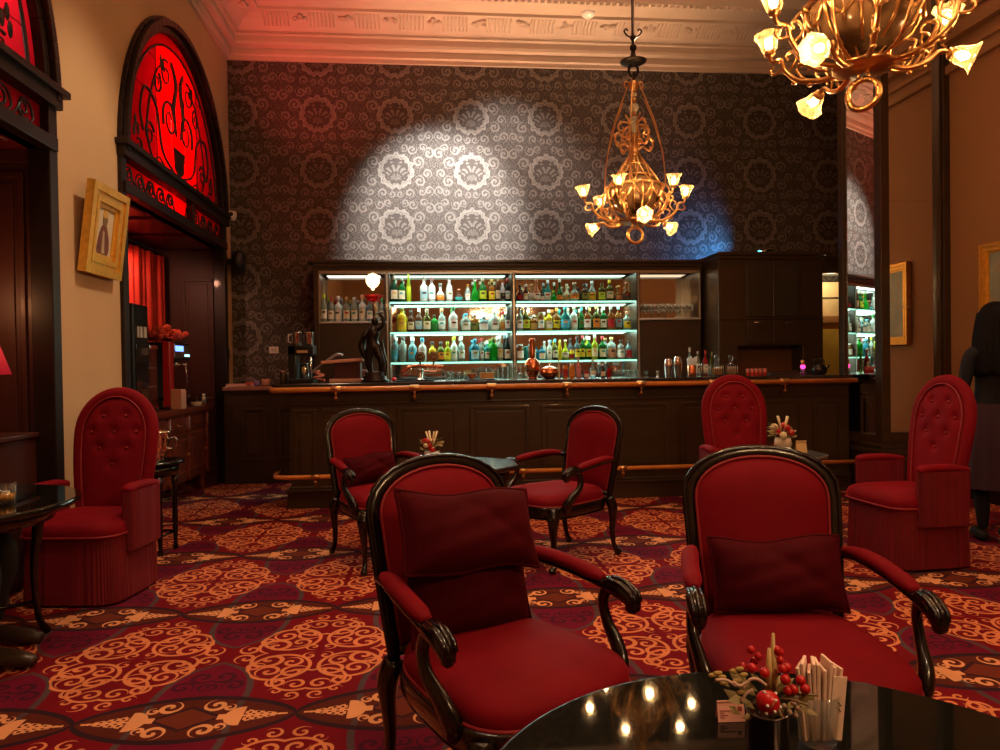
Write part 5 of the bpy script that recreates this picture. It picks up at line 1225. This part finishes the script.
# tumblers and mixing glasses
TGL = m_thin('bar_glass', (.88, .94, .91), .95)
def bar_glass(px, h, r_, label, Y=7.2, group='glasses standing on the bar'):
    simple('drinking_glass', label, 'glass', px, [('glass_body', MB().lathe([(r_*.8, 0), (r_*.84, .004), (r_, h), (r_*.93, h), (r_*.78, .012), (0, .010)], 16), TGL)], Y=Y, group=group)
for i, px in enumerate((500.5, 505.5, 510.5, 515)): bar_glass(px, .125, .023, 'tall clear glass left of the copper flask, %s from the left' % ORD[i])
for i, px in enumerate((448, 455, 462)): bar_glass(px, .075, .028, 'short clear tumbler right of the beer tap, %s from the left' % ORD[i])
for i in range(5): bar_glass(615.5+5.2*i, .075, .022, 'low clear tumbler below the right glass bay, %s from the left' % ORD[i])
bar_glass(522, .06, .04, 'wide low clear glass just left of the copper flask', Y=7.05); bar_glass(489, .11, .026, 'clear mixing glass behind the wicker box', Y=7.3); bar_glass(496, .10, .024, 'clear glass behind the bar plate, beside the mixing glass', Y=7.3)
# bottles and jars on the bar
def bar_bottle(px, H, R, kind, body, cap, lab, text, Y=7.25): c = on_bar(px, Y=Y); bottle(c.x, c.z, Y, H, R, kind, body, cap, lab, text, 'bottles standing on the bar')
bar_bottle(565.5, .15, .026, 'jar', 'orange', 'dark', 'red', 'small orange jar on the bar right of the copper bowl')
bar_bottle(572, .15, .028, 'jar', 'orange', 'silver', 'orange', 'fat orange jar next to the pink flask on the bar')
bar_bottle(578.5, .20, .026, 'squat', 'pink', 'copper', 'pink', 'salmon pink flask on the bar beside the orange jars')
bar_bottle(586.5, .075, .028, 'jar', 'red', 'red', 'white', 'low red tin on the bar between the pink flask and the blue vase', 7.1)
bar_bottle(593, .19, .036, 'round', 'pale blue', 'silver', 'white', 'pale blue patterned vase on the bar', 7.3)
bar_bottle(603, .14, .024, 'tall', 'dark', 'silver', 'white', 'short dark bottle on the bar right of the blue vase')
bar_bottle(609, .11, .022, 'jar', 'red', 'dark', None, 'dark red candle jar on the bar left of the low tumblers')
bar_bottle(559, .20, .012, 'slim', 'cream', 'orange', None, 'slim cream tube between the copper bowl and the orange jars', 7.1)
# right-hand group
for px, h, lab in ((668.5, .185, 'shorter steel cocktail shaker with a coppery sheen, right part of the bar'), (678, .205, 'taller steel cocktail shaker beside the copper cup of straws')):
    simple('cocktail_shaker', lab, 'shaker', px, [('cup', MB().lathe([(.030, 0), (.032, .005), (.043, h*.62), (.044, h*.63)], 24), CHROME), ('top_cup', MB().lathe([(.042, h*.63), (.041, h*.75), (.034, h*.93), (.026, h), (0, h)], 24), CHROME), ('copper_band', MB().lathe([(.0445, h*.60), (.0450, h*.62), (.0445, h*.64)], 24), COPPER)])
cu = thing('copper_cup', 'copper cup holding straws and napkins on the bar', 'cup', on_bar(692))
MB().lathe([(.040, 0), (.043, .004), (.046, .115), (.043, .115), (.04, .01), (0, .008)], 24).build('cup', COPPER, cu)
for q in range(6): MB().box(-.004, .004, -.015, .015, .012, .185+.01*(q % 3), Matrix.Translation((-.022+.009*q, 0, 0)) @ Matrix.Rotation(-.12+.05*q, 4, 'Y')).build('paper_straw', WHITE, cu)
bar_bottle(690, .30, .028, 'tall', 'pale blue', 'silver', 'silver', 'tall clear bottle behind the copper cup', 7.35); bar_bottle(698, .26, .024, 'squat', 'clear', 'silver', 'white', 'tall square clear bottle behind the decanters', 7.38)
bar_bottle(705.5, .265, .027, 'tall', 'red', 'red', 'white', 'bright red bottle behind the cut glass decanters', 7.35); bar_bottle(712, .25, .018, 'slim', 'olive', 'olive', None, 'slim olive bottle behind the middle decanter', 7.38)
for i, (px, liq) in enumerate(((704, None), (717, (.55, .20, .03)), (731, (.40, .22, .10)))):
    d = thing('decanter', ['square cut glass decanter, empty, beside the copper cup', 'square cut glass decanter of amber spirit in the middle of three', 'square cut glass decanter nearest the shot glasses'][i], 'decanter', on_bar(px), 0, 'cut glass decanters')
    mb = MB().box(-.052, .052, -.045, .045, .0, .115).lathe([(.03, .115), (.02, .125), (.018, .145), (.026, .15)], 16); mb.build('glass_body', GLASS, d, .008)
    if liq: MB().box(-.040, .040, -.034, .034, .012, .085).build('spirit', mat('spirit%d' % i, liq, .1, trans=.4, ior=1.2), d, .004)
    if i: MB().lathe([(.012, .15), (.014, .16), (.024, .175), (.028, .192), (.022, .212), (0, .218)], 12, smooth=False).build('stopper', GLASS, d)
    ct = MB()
    for q in range(5): ct.tube([(-.048+.024*q, -.047, .02), (-.036+.024*q*.9, -.047, .10)], .0022, 4); 
    for q in range(5): ct.tube([(-.048+.024*q, -.047, .10), (-.036+.024*q*.9, -.047, .02)], .0022, 4)
    ct.build('cut_facets', mat('facet_glass', (.8, .76, .66), .1, .5), d)
for i, px in enumerate((748, 752.3, 756.5, 760.7, 765)):
    s_ = simple('shot_glass', 'little pink shot glass in a row on the bar, %s from the left' % ORD[i], 'glass', px, [('cup', MB().lathe([(.014, 0), (.019, .07), (.017, .07), (.012, .01), (0, .008)], 14), mat('pink_glass', (.70, .22, .18), .2)), ('red_base', MB().lathe([(.0145, 0), (.0165, .032), (.0162, .034)], 14), mat('red_drink', (.7, .03, .02), .2))], group='shot glasses in a row')
for px, lab in ((646, 'small clear jigger on the bar, left of the steel shakers'), (658, 'small steel jigger beside the shorter shaker')): simple('jigger', lab, 'jigger', px, [('cup', MB().lathe([(.018, 0), (.010, .025), (.020, .06), (.017, .06), (.008, .028), (0, .027)], 14), CHROME if px > 650 else TGL)])
cd_ = thing('candle_glass', 'pink glowing candle in a glass on the right end of the bar', 'candle', on_bar(803))
MB().lathe([(.022, 0), (.024, .004), (.024, .055), (.022, .055), (.02, .006), (0, .005)], 16).build('glass_body', TGL, cd_); MB().ball(.026, (0, 0, .082), 12).build('pink_globe', mat('pink_glow', (.8, .05, .3), .4, emit=(1, .05, .35), es=2.2), cd_); MB().lathe([(.018, .10), (.022, .15), (.018, .15), (.014, .105)], 14).build('brass_rim', BRASS, cd_)
kt = thing('kettle', 'dark metal kettle with a square handle at the right end of the bar', 'kettle', on_bar(819, Y=7.2))
MB().lathe([(.06, 0), (.075, .01), (.08, .05), (.065, .095), (.03, .11), (.012, .125), (0, .13)], 20).build('body', mat('kettle_steel', (.05, .045, .04), .2, .8), kt); MB().tube([(-.06, 0, .09), (-.055, 0, .155), (.055, 0, .155), (.06, 0, .09)], .007, 6).build('handle', BLACK, kt); MB().tube([(.07, 0, .05), (.10, 0, .07), (.115, 0, .10)], [.014, .010, .008], 8).build('spout', mat('kettle_steel', (.05, .045, .04)), kt)
simple('serving_board', 'flat dark board lying on the bar beside the pink candle', 'board', 785, [('board', MB().box(-.20, .20, -.10, .10, 0, .02), WOODBAR), ('rim', MB().box(-.20, .20, .09, .10, .02, .04), WOODBAR)], Y=7.33)

# ------------------------------------------------------------------ wall fittings
sc_ = thing('security_camera', 'white dome security camera on the wall at the window ledge', 'camera', (XL+.0, 8.62, 3.10))
MB().lathe([(.05, 0), (.05, .03), (.035, .04)], 20, M=Matrix.Rotation(PI/2, 3, 'Y')).build('mount', WHITE, sc_); MB().lathe([(.048, .03), (.055, .06), (.055, .13), (.045, .14), (0, .14)], 20, M=Matrix.Rotation(PI/2+.2, 3, 'Y')).build('housing', WHITE, sc_); MB().ball(.028, (.10, -.045, -.01), 12).build('lens', BLACK, sc_)
sk = thing('wall_speaker', 'round black loudspeaker fixed to the back left corner', 'speaker', (XL+.02, 8.72, 2.56))
MB().lathe([(.05, .02), (.125, .05), (.135, .10), (.125, .15), (.06, .17), (0, .172)], 28, (.02, 0, 0), Matrix.Rotation(PI/2, 3, 'Y') ).build('housing', BLACK, sk); MB().box(-.02, .05, -.03, .03, -.03, .03).build('bracket', BLACK, sk)
c = at_depth(274, 350, 8.9); sw = thing('wall_switch', 'small pale switch plate on the dark wallpaper above the counter', 'switch', (c.x, 8.897, c.z)); MB().box(-.055, .055, -.008, 0, -.04, .04).build('plate', WHITE, sw, .003); MB().box(-.03, -.005, -.014, -.008, -.02, .02).box(.005, .03, -.014, -.008, -.02, .02).build('rocker', mat('rocker_grey', (.5, .48, .45), .4), sw, .002)
c = at_depth(231, 354, 8.72); tag(MB().box(0, .012, -.02, .02, -.06, .06).build('door_catch', BLACK, loc=(XL, 8.72, c.z), bevel=.003), 'small black catch on the pale strip of wall by the back corner', 'catch')
sd = at_height(588, 13, 5.425); sm = thing('smoke_detector', 'white smoke detector with a green light on the ceiling', 'smoke detector', (sd.x, sd.y, 5.424))
MB().lathe([(0, -.05), (.05, -.048), (.075, -.03), (.085, -.01), (.085, 0)], 24).build('housing', WHITE, sm); MB().ball(.010, (.01, -.045, -.042), 8).build('indicator', mat('green_led', (.1, 1, .2), .4, emit=(.1, 1, .2), es=8), sm)
lb_ = at_depth(767, 250, 8.1); bl = thing('effect_lamp', 'small glowing turquoise lamp lying on top of the tall cupboard', 'lamp', (lb_.x, 8.1, tz+.012), 0)
MB().lathe([(.025, -.08), (.032, -.06), (.032, .05), (.028, .06)], 16, (0, 0, .034), Matrix.Rotation(PI/2-.25, 3, 'Y')).build('body', CHROME, bl); MB().lathe([(.031, -.10), (.033, -.082), (.0, -.08)], 16, (0, 0, .034), Matrix.Rotation(PI/2-.25, 3, 'Y')).build('lens', mat('cyan_lens', (.1, .9, .9), .3, emit=(.05, .85, 1), es=14), bl)

# ------------------------------------------------------------------ sideboard in the alcove
SX0, SX1, SYa, SYb = XA+.12, -2.47, 6.45, 8.22
sb = thing('sideboard', 'carved reddish wooden sideboard in the alcove under the coffee machine', 'sideboard', (0, 0, 0)); 
MB().box(SX0, SX1, SYa, SYb, .18, .86).build('body', SIDEB, sb, .008)
MB().box(SX0, SX1+.05, SYa-.04, SYb+.04, .86, .92).build('top', SIDEB, sb, .012)
fx = lambda a, b, h: (SX1+h, a, b); mb = MB(); fy = lambda a, b, h: (a, SYb, b)
n_ = 3
for q in range(n_):
    a = SYa+.06+q*(SYb-SYa-.12)/n_; b = a+(SYb-SYa-.12)/n_-.04
    d = MB(); d.prism([(a, .22), (b, .22), (b, .66), (a, .66)], 0, .012, fx); panel_face(d, lambda p, z, h: (SX1+.012+h, p, z), a+.05, b-.05, .27, .61, .014, .02)
    do = d.build('door', SIDEB, sb, .004); MB().ball(.014, (SX1+.03, b-.03, .45), 8).build('knob', BRASS, do)
    d = MB().prism([(a, .69), (b, .69), (b, .83), (a, .83)], 0, .014, fx).build('drawer', SIDEB, sb, .004); MB().tube([(SX1+.015, (a+b)/2-.05, .765), (SX1+.035, (a+b)/2-.03, .75), (SX1+.035, (a+b)/2+.03, .75), (SX1+.015, (a+b)/2+.05, .765)], .005, 6).build('handle', BRASS, d)
for a in [SYa+.03, SYb-.03]+[SYa+.04+q*(SYb-SYa-.12)/n_ for q in (1, 2)]:
    pr = [(.018, .18), (.024, .22), (.016, .26), (.026, .34), (.020, .50), (.028, .60), (.016, .64), (.026, .68), (.026, .84)]; MB().lathe(pr, 12, (SX1+.012, a, 0)).build('column', SIDEB, sb)
for xx in (SX0+.05, SX1-.04):
    for yy in (SYa+.06, SYb-.06): MB().lathe([(.020, 0), (.034, .03), (.038, .08), (.022, .12), (.036, .15), (.036, .19)], 12, (xx, yy, 0)).build('leg', SIDEB, sb)
T0 = .921
tw = thing('drinks_fridge', 'tall narrow black cabinet on the sideboard, next to the ochre wall', 'fridge', (-2.78, 6.84, T0))
MB().box(-.19, .17, -.17, .17, 0, .98).build('body', BLACK, tw, .012); MB().box(.17, .180, -.14, .14, .05, .62).build('glass_door', mat('black_glass', (.01, .01, .012), .06, coat=.5), tw, .004); wm = MB()
for yy, wd in ((-.09, .02), (-.03, .035), (.05, .05)): wm.box(.172, .182, yy, yy+wd, .68, .78)
wm.build('white_marks', WHITE, tw)
gc = thing('glass_case', 'narrow glass fronted display case between the black cabinet and the coffee machine', 'case', (-2.74, 7.14, T0))
MB().box(-.15, .13, -.10, .10, 0, .04).box(-.15, .13, -.10, .10, .58, .62).box(-.15, -.13, -.10, .10, .04, .58).build('frame', CHROME, gc, .004); MB().box(.12, .125, -.10, .10, .04, .58).build('pane', GLASS, gc)
for z in (.22, .40): MB().box(-.13, .11, -.09, .09, z, z+.01).build('shelf', WSH, gc)
cf = thing('coffee_machine', 'chrome and red coffee machine with lit blue display on the sideboard', 'coffee machine', (-2.69, 7.60, T0))
MB().box(-.20, .10, -.30, .32, .0, .10).box(-.20, -.02, -.30, .32, .10, .50).box(-.20, .16, -.30, .32, .48, .66).build('body', BLACK, cf, .012)
MB().box(.16, .170, -.30, -.20, .02, .66).box(.10, .165, -.305, -.285, .02, .66).build('red_side', mat('machine_red', (.42, .012, .012), .25), cf, .004)
MB().box(.161, .168, -.16, .30, .50, .64).build('front_panel', CHROME, cf, .004)
MB().box(.169, .174, -.13, .08, .57, .625).build('display', mat('blue_display', (.1, .2, .8), .4, emit=(.12, .25, 1), es=3), cf); MB().box(.169, .174, .14, .26, .52, .54).build('status_light', mat('cyan_display', (.2, .8, 1), .4, emit=(.25, .75, 1), es=4), cf)
for yy in (-.08, .12): 
    MB().lathe([(.035, .42), (.04, .44), (.04, .48)], 16, (.06, yy, 0)).tube([(.06, yy, .45), (.20, yy-.02, .43)], .012, 8).build('brew_head', CHROME, cf)
MB().box(-.0, .16, -.26, .30, .10, .115).build('drip_grate', CHROME, cf)
MB().tube([(.12, .28, .46), (.14, .29, .25)], .008, 6).build('steam_wand', CHROME, cf)
fl_ = MB(); rnd = random.Random(5)
for q in range(120): fl_.ball(rnd.uniform(.02, .045), (rnd.uniform(-.17, .14), rnd.uniform(-.36, .30), .708+rnd.uniform(.0, .10)*(1-abs(rnd.uniform(-1, 1))*.5)), 6, (1, 1, .8))
o = fl_.build('dried_flowers', mat('orange_red_petals', (.62, .07, .03), .7, vary=.5, vscale=30), loc=(-2.68, 7.58, T0)); tag(o, 'heap of orange-red dried flowers on top of the coffee machine', 'dried flowers'); o['kind'] = 'stuff'
for yy, zz, m, lab, nm, sz in ((7.36, 0, mat('red_cream_box', (.60, .28, .18), .6), 'red and cream carton at the front of the coffee machine', 'carton', (.05, .07, .18)), (7.9, 0, PAPER, 'low stack of cream saucers at the front of the coffee machine', 'saucer_stack', (.06, .12, .035)), (8.12, 0, CHROME, 'small steel milk jug at the far end of the sideboard', 'milk_jug', (.045, .045, .12))):
    b = MB()
    if nm == 'carton': b.box(-sz[0], sz[0], -sz[1], sz[1], 0, sz[2]).box(-sz[0]*.9, sz[0]*.9, -sz[1]*.9, sz[1]*.9, sz[2], sz[2]+.012)
    elif nm == 'saucer_stack':
        for q in range(4): b.lathe([(.03, .009*q), (.062, .012+.009*q), (.06, .013+.009*q), (.0, .006+.009*q)], 20)
    else: b.lathe([(.035, 0), (.042, .01), (.04, .07), (.032, .10), (.038, .12), (.034, .12), (0, .02)], 18).tube(spl([(-.035, 0, .10), (-.065, 0, .09), (-.06, 0, .04), (-.036, 0, .03)], 5), .006, 6)
    tag(b.build(nm, m, loc=(-2.468, yy, T0), bevel=.002 if nm == 'carton' else 0), lab, nm.replace('_', ' '))
# table lamp in the near alcove, at the left edge
al = thing('table_lamp', 'lamp with a red fabric shade just inside the left edge of view', 'lamp', (-2.82, 3.88, 0))
al.location = (-2.545, 4.36, .93)
MB().lathe([(.07, 0), (.075, .02), (.03, .035), (.018, .10), (.03, .16), (.014, .22), (.012, .36)], 18).build('base', BRASS, al); sh = MB().lathe([(.15, .36), (.085, .56)], 28).build('lamp_shade', mat('red_shade', (.45, .02, .03), .7, trans=0, emit=(.8, .02, .04), es=.25), al)
sh.modifiers.new('solid', 'SOLIDIFY').thickness = .003
MB().ball(.03, (0, 0, .44), 10).build('bulb', BULB, al)
light('table_lamp_light', 'POINT', al.location+Vector((0, 0, .50)), 9, (1, .50, .22), .04)
lc = thing('lamp_cabinet', 'dark low cabinet under the red lamp in the near alcove', 'cabinet', (-2.70, 4.38, 0)); MB().box(-.33, .26, -.38, .35, .06, .90).box(-.30, .24, -.35, .32, 0, .06).build('body', PANEL, lc, .008); MB().box(-.34, .28, -.40, .37, .90, .929).build('top', PANEL, lc, .006)

# ------------------------------------------------------------------ people
def skin_body(name, joints, bones, m, parent=None, root=0, sub=2):
    me = bpy.data.meshes.new(name); me.from_pydata([j[:3] for j in joints], bones, []); me.materials.append(m)
    o = bpy.data.objects.new(name, me); COL.objects.link(o)
    if parent is not None: o.parent = parent
    sk_ = o.modifiers.new('skin', 'SKIN'); me.update()
    if not me.skin_vertices: 
        bpy.context.view_layer.update()
    if not me.skin_vertices: me.attributes  # layer is made by the modifier
    lay = me.skin_vertices[0].data
    for i, j in enumerate(joints):
        r = j[3]; lay[i].radius = (r if not isinstance(r, tuple) else r[0], r if not isinstance(r, tuple) else r[1]); lay[i].use_root = (i == root)
    sk_.use_smooth_shade = True
    s2 = o.modifiers.new('subsurf', 'SUBSURF'); s2.levels = sub; s2.render_levels = sub
    return o
SKIN = mat('skin', (.46, .24, .16), .5); HAIR = mat('dark_hair', (.003, .002, .003), .65, spec=.15, vary=.5, vscale=30, stretch=(20, 20, 1)); NAVY = mat('navy_cloth', (.004, .004, .010), .85, vary=.4, vscale=9); PURPLE = mat('purple_cloth', (.030, .009, .022), .85, vary=.3, vscale=9); BLKCLOTH = mat('black_cloth', (.010, .008, .007), .8, vary=.3)
def hand(mb, wrist, d, up, side, R=1.0, curl=.5):
    d = Vector(d).normalized(); up = (Vector(up)-d*Vector(up).dot(d)).normalized(); lat = d.cross(up)*side; w = Vector(wrist)
    mb.tube([w, w+d*.03, w+d*.06, w+d*.092], [.024, .033, .037, .032], 10, flat=(.55, 1.05), up=up)
    for i, (off, L_) in enumerate(((-.027, .066), (-.009, .076), (.010, .071), (.027, .055))):
        p0 = w+d*.080+lat*off; a = curl*(.8+.12*i); p1 = p0+(d*math.cos(a*.5)-up*math.sin(a*.5))*L_*.5; p2 = p1+(d*math.cos(a*1.4)-up*math.sin(a*1.4))*L_*.32; p3 = p2+(d*math.cos(a*2.1)-up*math.sin(a*2.1))*L_*.25
        mb.tube([p0, p1, p2, p3], [.0092, .0088, .0080, .0058], 8)
    p0 = w+d*.030-lat*.026; mb.tube([p0, p0+d*.028-lat*.022-up*.008, p0+d*.055-lat*.026-up*.018], [.0125, .011, .008], 8)
def head_mesh(parent, c, M, hairlen):
    """head with face; local -Y is the way it looks"""
    T_ = Matrix.Translation(c) @ M.to_4x4()
    hd = MB()
    def f(a, b):
        th = PI*b; k = TAU*a; x = math.sin(th)*math.cos(k)*.074; y = math.sin(th)*math.sin(k)*.094; z = math.cos(th)*.112
        if z < 0: x *= 1+z*2.2; y = y*(1+z*1.2)-(.010 if y < 0 else 0)
        if y < 0:
            y -= .020*math.exp(-((x/.014)**2+((z+.010)/.022)**2)); y += .010*(math.exp(-(((x-.031)/.016)**2+((z-.016)/.012)**2))+math.exp(-(((x+.031)/.016)**2+((z-.016)/.012)**2)))
            y -= .006*math.exp(-((x/.026)**2+((z+.052)/.009)**2))
        return T_ @ Vector((x, y, z))
    hd.grid(40, 30, f, closeu=True)
    for d in (-1, 1): 
        e = MB(); e.ball(.016, (d*.076, .012, -.004), 10, (.4, .8, 1.5)); e.v = [tuple(T_ @ Vector(q)) for q in e.v]; hd.add(e.v, e.f)
    h = hd.build('head', SKIN, parent)
    for d in (-1, 1):
        e = MB().ball(.0115, (0, 0, 0), 10); e.v = [tuple(T_ @ (Vector(q)+Vector((d*.031, -.078, .016)))) for q in e.v]; e.build('eye', mat('eye_dark', (.03, .02, .02), .15), h)
    ms = MB().tube([T_ @ Vector(q) for q in spl([(-.024, -.089, -.050), (-.010, -.098, -.048), (0, -.099, -.050), (.010, -.098, -.048), (.024, -.089, -.050)], 4)], .0042, 6).build('mouth', mat('lips', (.40, .10, .09), .5), h)
    hr = MB()
    def g(a, b):
        k = TAU*a; th = PI*(.02+.62*b); x = math.sin(th)*math.cos(k)*.088; y = math.sin(th)*math.sin(k)*.108+.012; z = math.cos(th)*.126
        if y < -.03 and z < .05: y = -.03-(y+.03)*.0; z = max(z, .05)
        return T_ @ Vector((x*(1+.015*math.sin(k*23)), y, z))
    hr.grid(60, 16, g, closeu=True)
    if hairlen:
        def g2(a, b):
            k = PI*(.0+1.0*a)-.25+.5*a*1.0; r = .092+.02*math.sin(b*PI)+.012*b
            x = math.cos(k)*(r+.025*b)*(1+.03*math.sin(a*60)); y = .02+math.sin(k)*(r*.95)*(1+.03*math.sin(a*60))
            return T_ @ Vector((x, y, .06-hairlen*b+.01*math.sin(a*40)*b))
        hr.grid(60, 14, g2)
    ho = hr.build('hair', HAIR, parent)
    if hairlen: ho.modifiers.new('solid', 'SOLIDIFY').thickness = .02
    return h
pr = thing('person', 'person with long dark hair in navy top and purple skirt, standing at the right edge', 'person', (3.99, 4.74, 0), math.radians(160)); pr.scale = (.97, .97, .965)
J = [(0, 0, .98, (.155, .12)), (0, -.01, 1.12, (.125, .10)), (0, 0, 1.28, (.155, .115)), (0, .01, 1.40, (.12, .085)), (0, .005, 1.475, .052), (0, -.005, 1.54, .05),
     (-.165, .01, 1.385, .062), (-.215, .02, 1.13, .042), (-.205, -.05, .90, .031), (.165, .01, 1.385, .062), (.215, .02, 1.13, .042), (.205, -.05, .90, .031),
     (-.09, 0, .86, .088), (-.09, -.01, .50, .056), (-.09, .02, .27, .055), (-.09, .03, .085, .036), (.09, 0, .86, .088), (.09, -.03, .50, .056), (.09, .0, .27, .055), (.09, .01, .085, .036)]
Bn = [(0, 1), (1, 2), (2, 3), (3, 4), (4, 5), (3, 6), (6, 7), (7, 8), (3, 9), (9, 10), (10, 11), (0, 12), (12, 13), (13, 14), (14, 15), (0, 16), (16, 17), (17, 18), (18, 19)]
skin_body('body', J, Bn, NAVY, pr)
head_mesh(pr, Vector((0, -.02, 1.62)), Matrix.Rotation(.10, 3, 'X'), .46)
hm = MB(); hand(hm, (-.205, -.05, .90), (0, -.12, -1), (-1, 0, 0), 1); hm.build('hand', SKIN, pr); hm = MB(); hand(hm, (.205, -.05, .90), (0, -.12, -1), (1, 0, 0), -1); hm.build('hand', SKIN, pr)
MB().grid(72, 12, lambda a, b: ((.165+.07*b+.012*b*math.sin(a*TAU*14))*math.cos(a*TAU), (.125+.075*b+.012*b*math.sin(a*TAU*14))*math.sin(a*TAU), 1.02-.62*b), closeu=True).build('skirt', PURPLE, pr)
MB().tube([(.085*math.cos(TAU*q/20), .075*math.sin(TAU*q/20), 1.455+.015*math.sin(TAU*q/20)) for q in range(20)], .014, 8, closed=True).build('collar', mat('pale_collar', (.30, .28, .34), .7), pr)
for d, yy in ((-1, .03), (1, .01)): MB().grid(20, 12, lambda a, b, d=d, yy=yy: (d*.09+.040*math.cos(a*TAU)*math.sin(PI*b)**.5, yy-.07+.125*(-math.cos(PI*b))*-1*-1, max(.004, .045+.042*math.sin(a*TAU)*math.sin(PI*b)**.5)), closeu=True).build('shoe', BLKCLOTH, pr)
# seated person at the left edge: knee, trouser leg and shoe in view
p2 = thing('person', 'seated person at the left edge, only a dark trousered knee and shoe in view', 'person', (-2.43, 3.46, 0), math.radians(90))
# local -Y looks to +X of the room
J = [(0, .28, .56, (.16, .13)), (0, .32, .74, (.14, .11)), (0, .33, .96, (.17, .12)), (0, .32, 1.07, (.12, .09)), (0, .31, 1.14, .055), (0, .30, 1.19, .052),
     (-.18, .31, 1.05, .062), (-.25, .22, .84, .045), (-.20, .02, .775, .033), (.18, .31, 1.05, .062), (.25, .22, .84, .045), (.20, .02, .775, .033),
     (-.12, .14, .535, .085), (-.13, -.20, .52, .062), (-.12, -.47, .505, .058), (-.12, -.50, .42, .055), (-.12, -.47, .25, .052), (-.12, -.46, .10, .042), (.13, .14, .535, .085), (.16, -.20, .52, .062), (.17, -.40, .505, .058), (.17, -.42, .42, .055), (.17, -.36, .25, .052), (.17, -.34, .10, .042)]
Bn = [(0, 1), (1, 2), (2, 3), (3, 4), (4, 5), (3, 6), (6, 7), (7, 8), (3, 9), (9, 10), (10, 11), (0, 12), (12, 13), (13, 14), (14, 15), (15, 16), (16, 17), (0, 18), (18, 19), (19, 20), (20, 21), (21, 22), (22, 23)]
skin_body('body', J, Bn, BLKCLOTH, p2)
head_mesh(p2, Vector((0, .27, 1.285)), Matrix.Rotation(.15, 3, 'X'), 0)
for d in (-1, 1):
    hm = MB(); hand(hm, (d*.20, .02, .775), (-d*.25, -.95, -.12), (0, 0, 1), d, curl=.25); hm.build('hand', SKIN, p2)
SHOE = mat('brown_shoe', (.035, .022, .014), .3)
for x, yy in ((-.12, -.50), (.17, -.38)):
    q = spl([(x, yy+.12, .045, .036), (x, yy+.05, .062, .044), (x, yy-.04, .052, .046), (x, yy-.12, .040, .043), (x, yy-.18, .030, .027)], 5)
    s_ = MB().tube([a[:3] for a in q], [a[3] for a in q], 12, flat=(.85, 1), up=(0, 0, 1)); s_.v = [(a, b, max(.004, c)) for a, b, c in s_.v]; s_.build('shoe', SHOE, p2)
bc = thing('bench', 'dark red bench in the near alcove, beyond the left edge', 'bench', (-2.84, 2.95, 0)); MB().box(-.26, .18, -.8, .92, 0, .36).build('base', PANEL, bc, .008); MB().box(-.27, .2, -.8, .92, .36, .445).build('seat', VELVETDARK, bc, .03)

# ------------------------------------------------------------------ lights of the room, with added fill lamps
light('wallpaper_spot', 'SPOT', (.30, 5.9, 5.2), SPOTW, (1, .96, .90), .10, (.14, 8.9, 3.05), 38, .6)
light('wallpaper_spot', 'SPOT', (.9, 7.6, 5.2), SPOTW*.15, (1, .90, .82), .10, (1.0, 8.9, 2.7), 80, .9)
light('effect_lamp_beam', 'SPOT', (lb_.x-.12, 8.50, tz+.07), BLUEW, (.08, .38, 1), .03, (lb_.x-.55, 8.9, tz+.30), 110, 1.0)
for x, y, e, tx, ty in ((-.6, 3.4, 1, -.6, 3.6), (-.3, 5.6, .8, -.4, 5.4), (1.9, 3.6, .75, 1.8, 3.8), (.5, .9, 1.0, .6, 1.9), (3.3, 3.2, .8, 3.3, 3.9), (2.4, 6.0, .35, 2.4, 5.9), (-1.6, 2.4, .8, -1.8, 4.2)):
    light('room_fill', 'SPOT', (x, y, 5.3), DOWN*e, (1, .66, .40), .12, (tx, ty, 0), 70, .95)  # added unseen spots lighting the carpet and chairs from above
for c_ in (c1.location, c2.location, Vector((1.45, .05, 2.15))): light('upward_fill', 'SPOT', c_+Vector((.12, .1, 1.30)), UPL, (1, .58, .34), .06, c_+Vector((.12, .5, 4)), 150, .8)  # added spots without a fixture, brightening ceiling and cornice
light('cornice_fill', 'AREA', (1.3, 8.55, TOPZ+.06), CORN, (1, .55, .30), 3.4, (1.3, 8.1, 6), sy=.06, spread=70)  # added area lamp over the back bar, washing the cornice
light('red_fill', 'SPOT', (XL+.25, 7.4, 3.12), REDU, (1, .10, .08), .08, (-.9, 8.6, 5.5), 75, .9)  # added unseen spot, strengthens the red on the ceiling near the fanlight
light('picture_spot', 'SPOT', (.1, 4.9, 5.25), WALLW, (1, .74, .48), .08, (XL, 5.30, 2.3), 42, .9)
w_ = bpy.data.worlds.new('room_air'); S.world = w_; w_.use_nodes = True; w_.node_tree.nodes['Background'].inputs[0].default_value = (.05, .025, .018, 1); w_.node_tree.nodes['Background'].inputs[1].default_value = .3
S.view_settings.view_transform = 'Standard'; S.view_settings.look = 'None'; S.view_settings.exposure = EXPO; S.view_settings.gamma = 1; S.view_settings.use_curve_mapping = False
S.cycles.use_denoising = True; S.cycles.max_bounces = 8; S.cycles.transmission_bounces = 6; S.cycles.transparent_max_bounces = 12; S.cycles.caustics_reflective = False; S.cycles.caustics_refractive = False; S.cycles.sample_clamp_indirect = 4
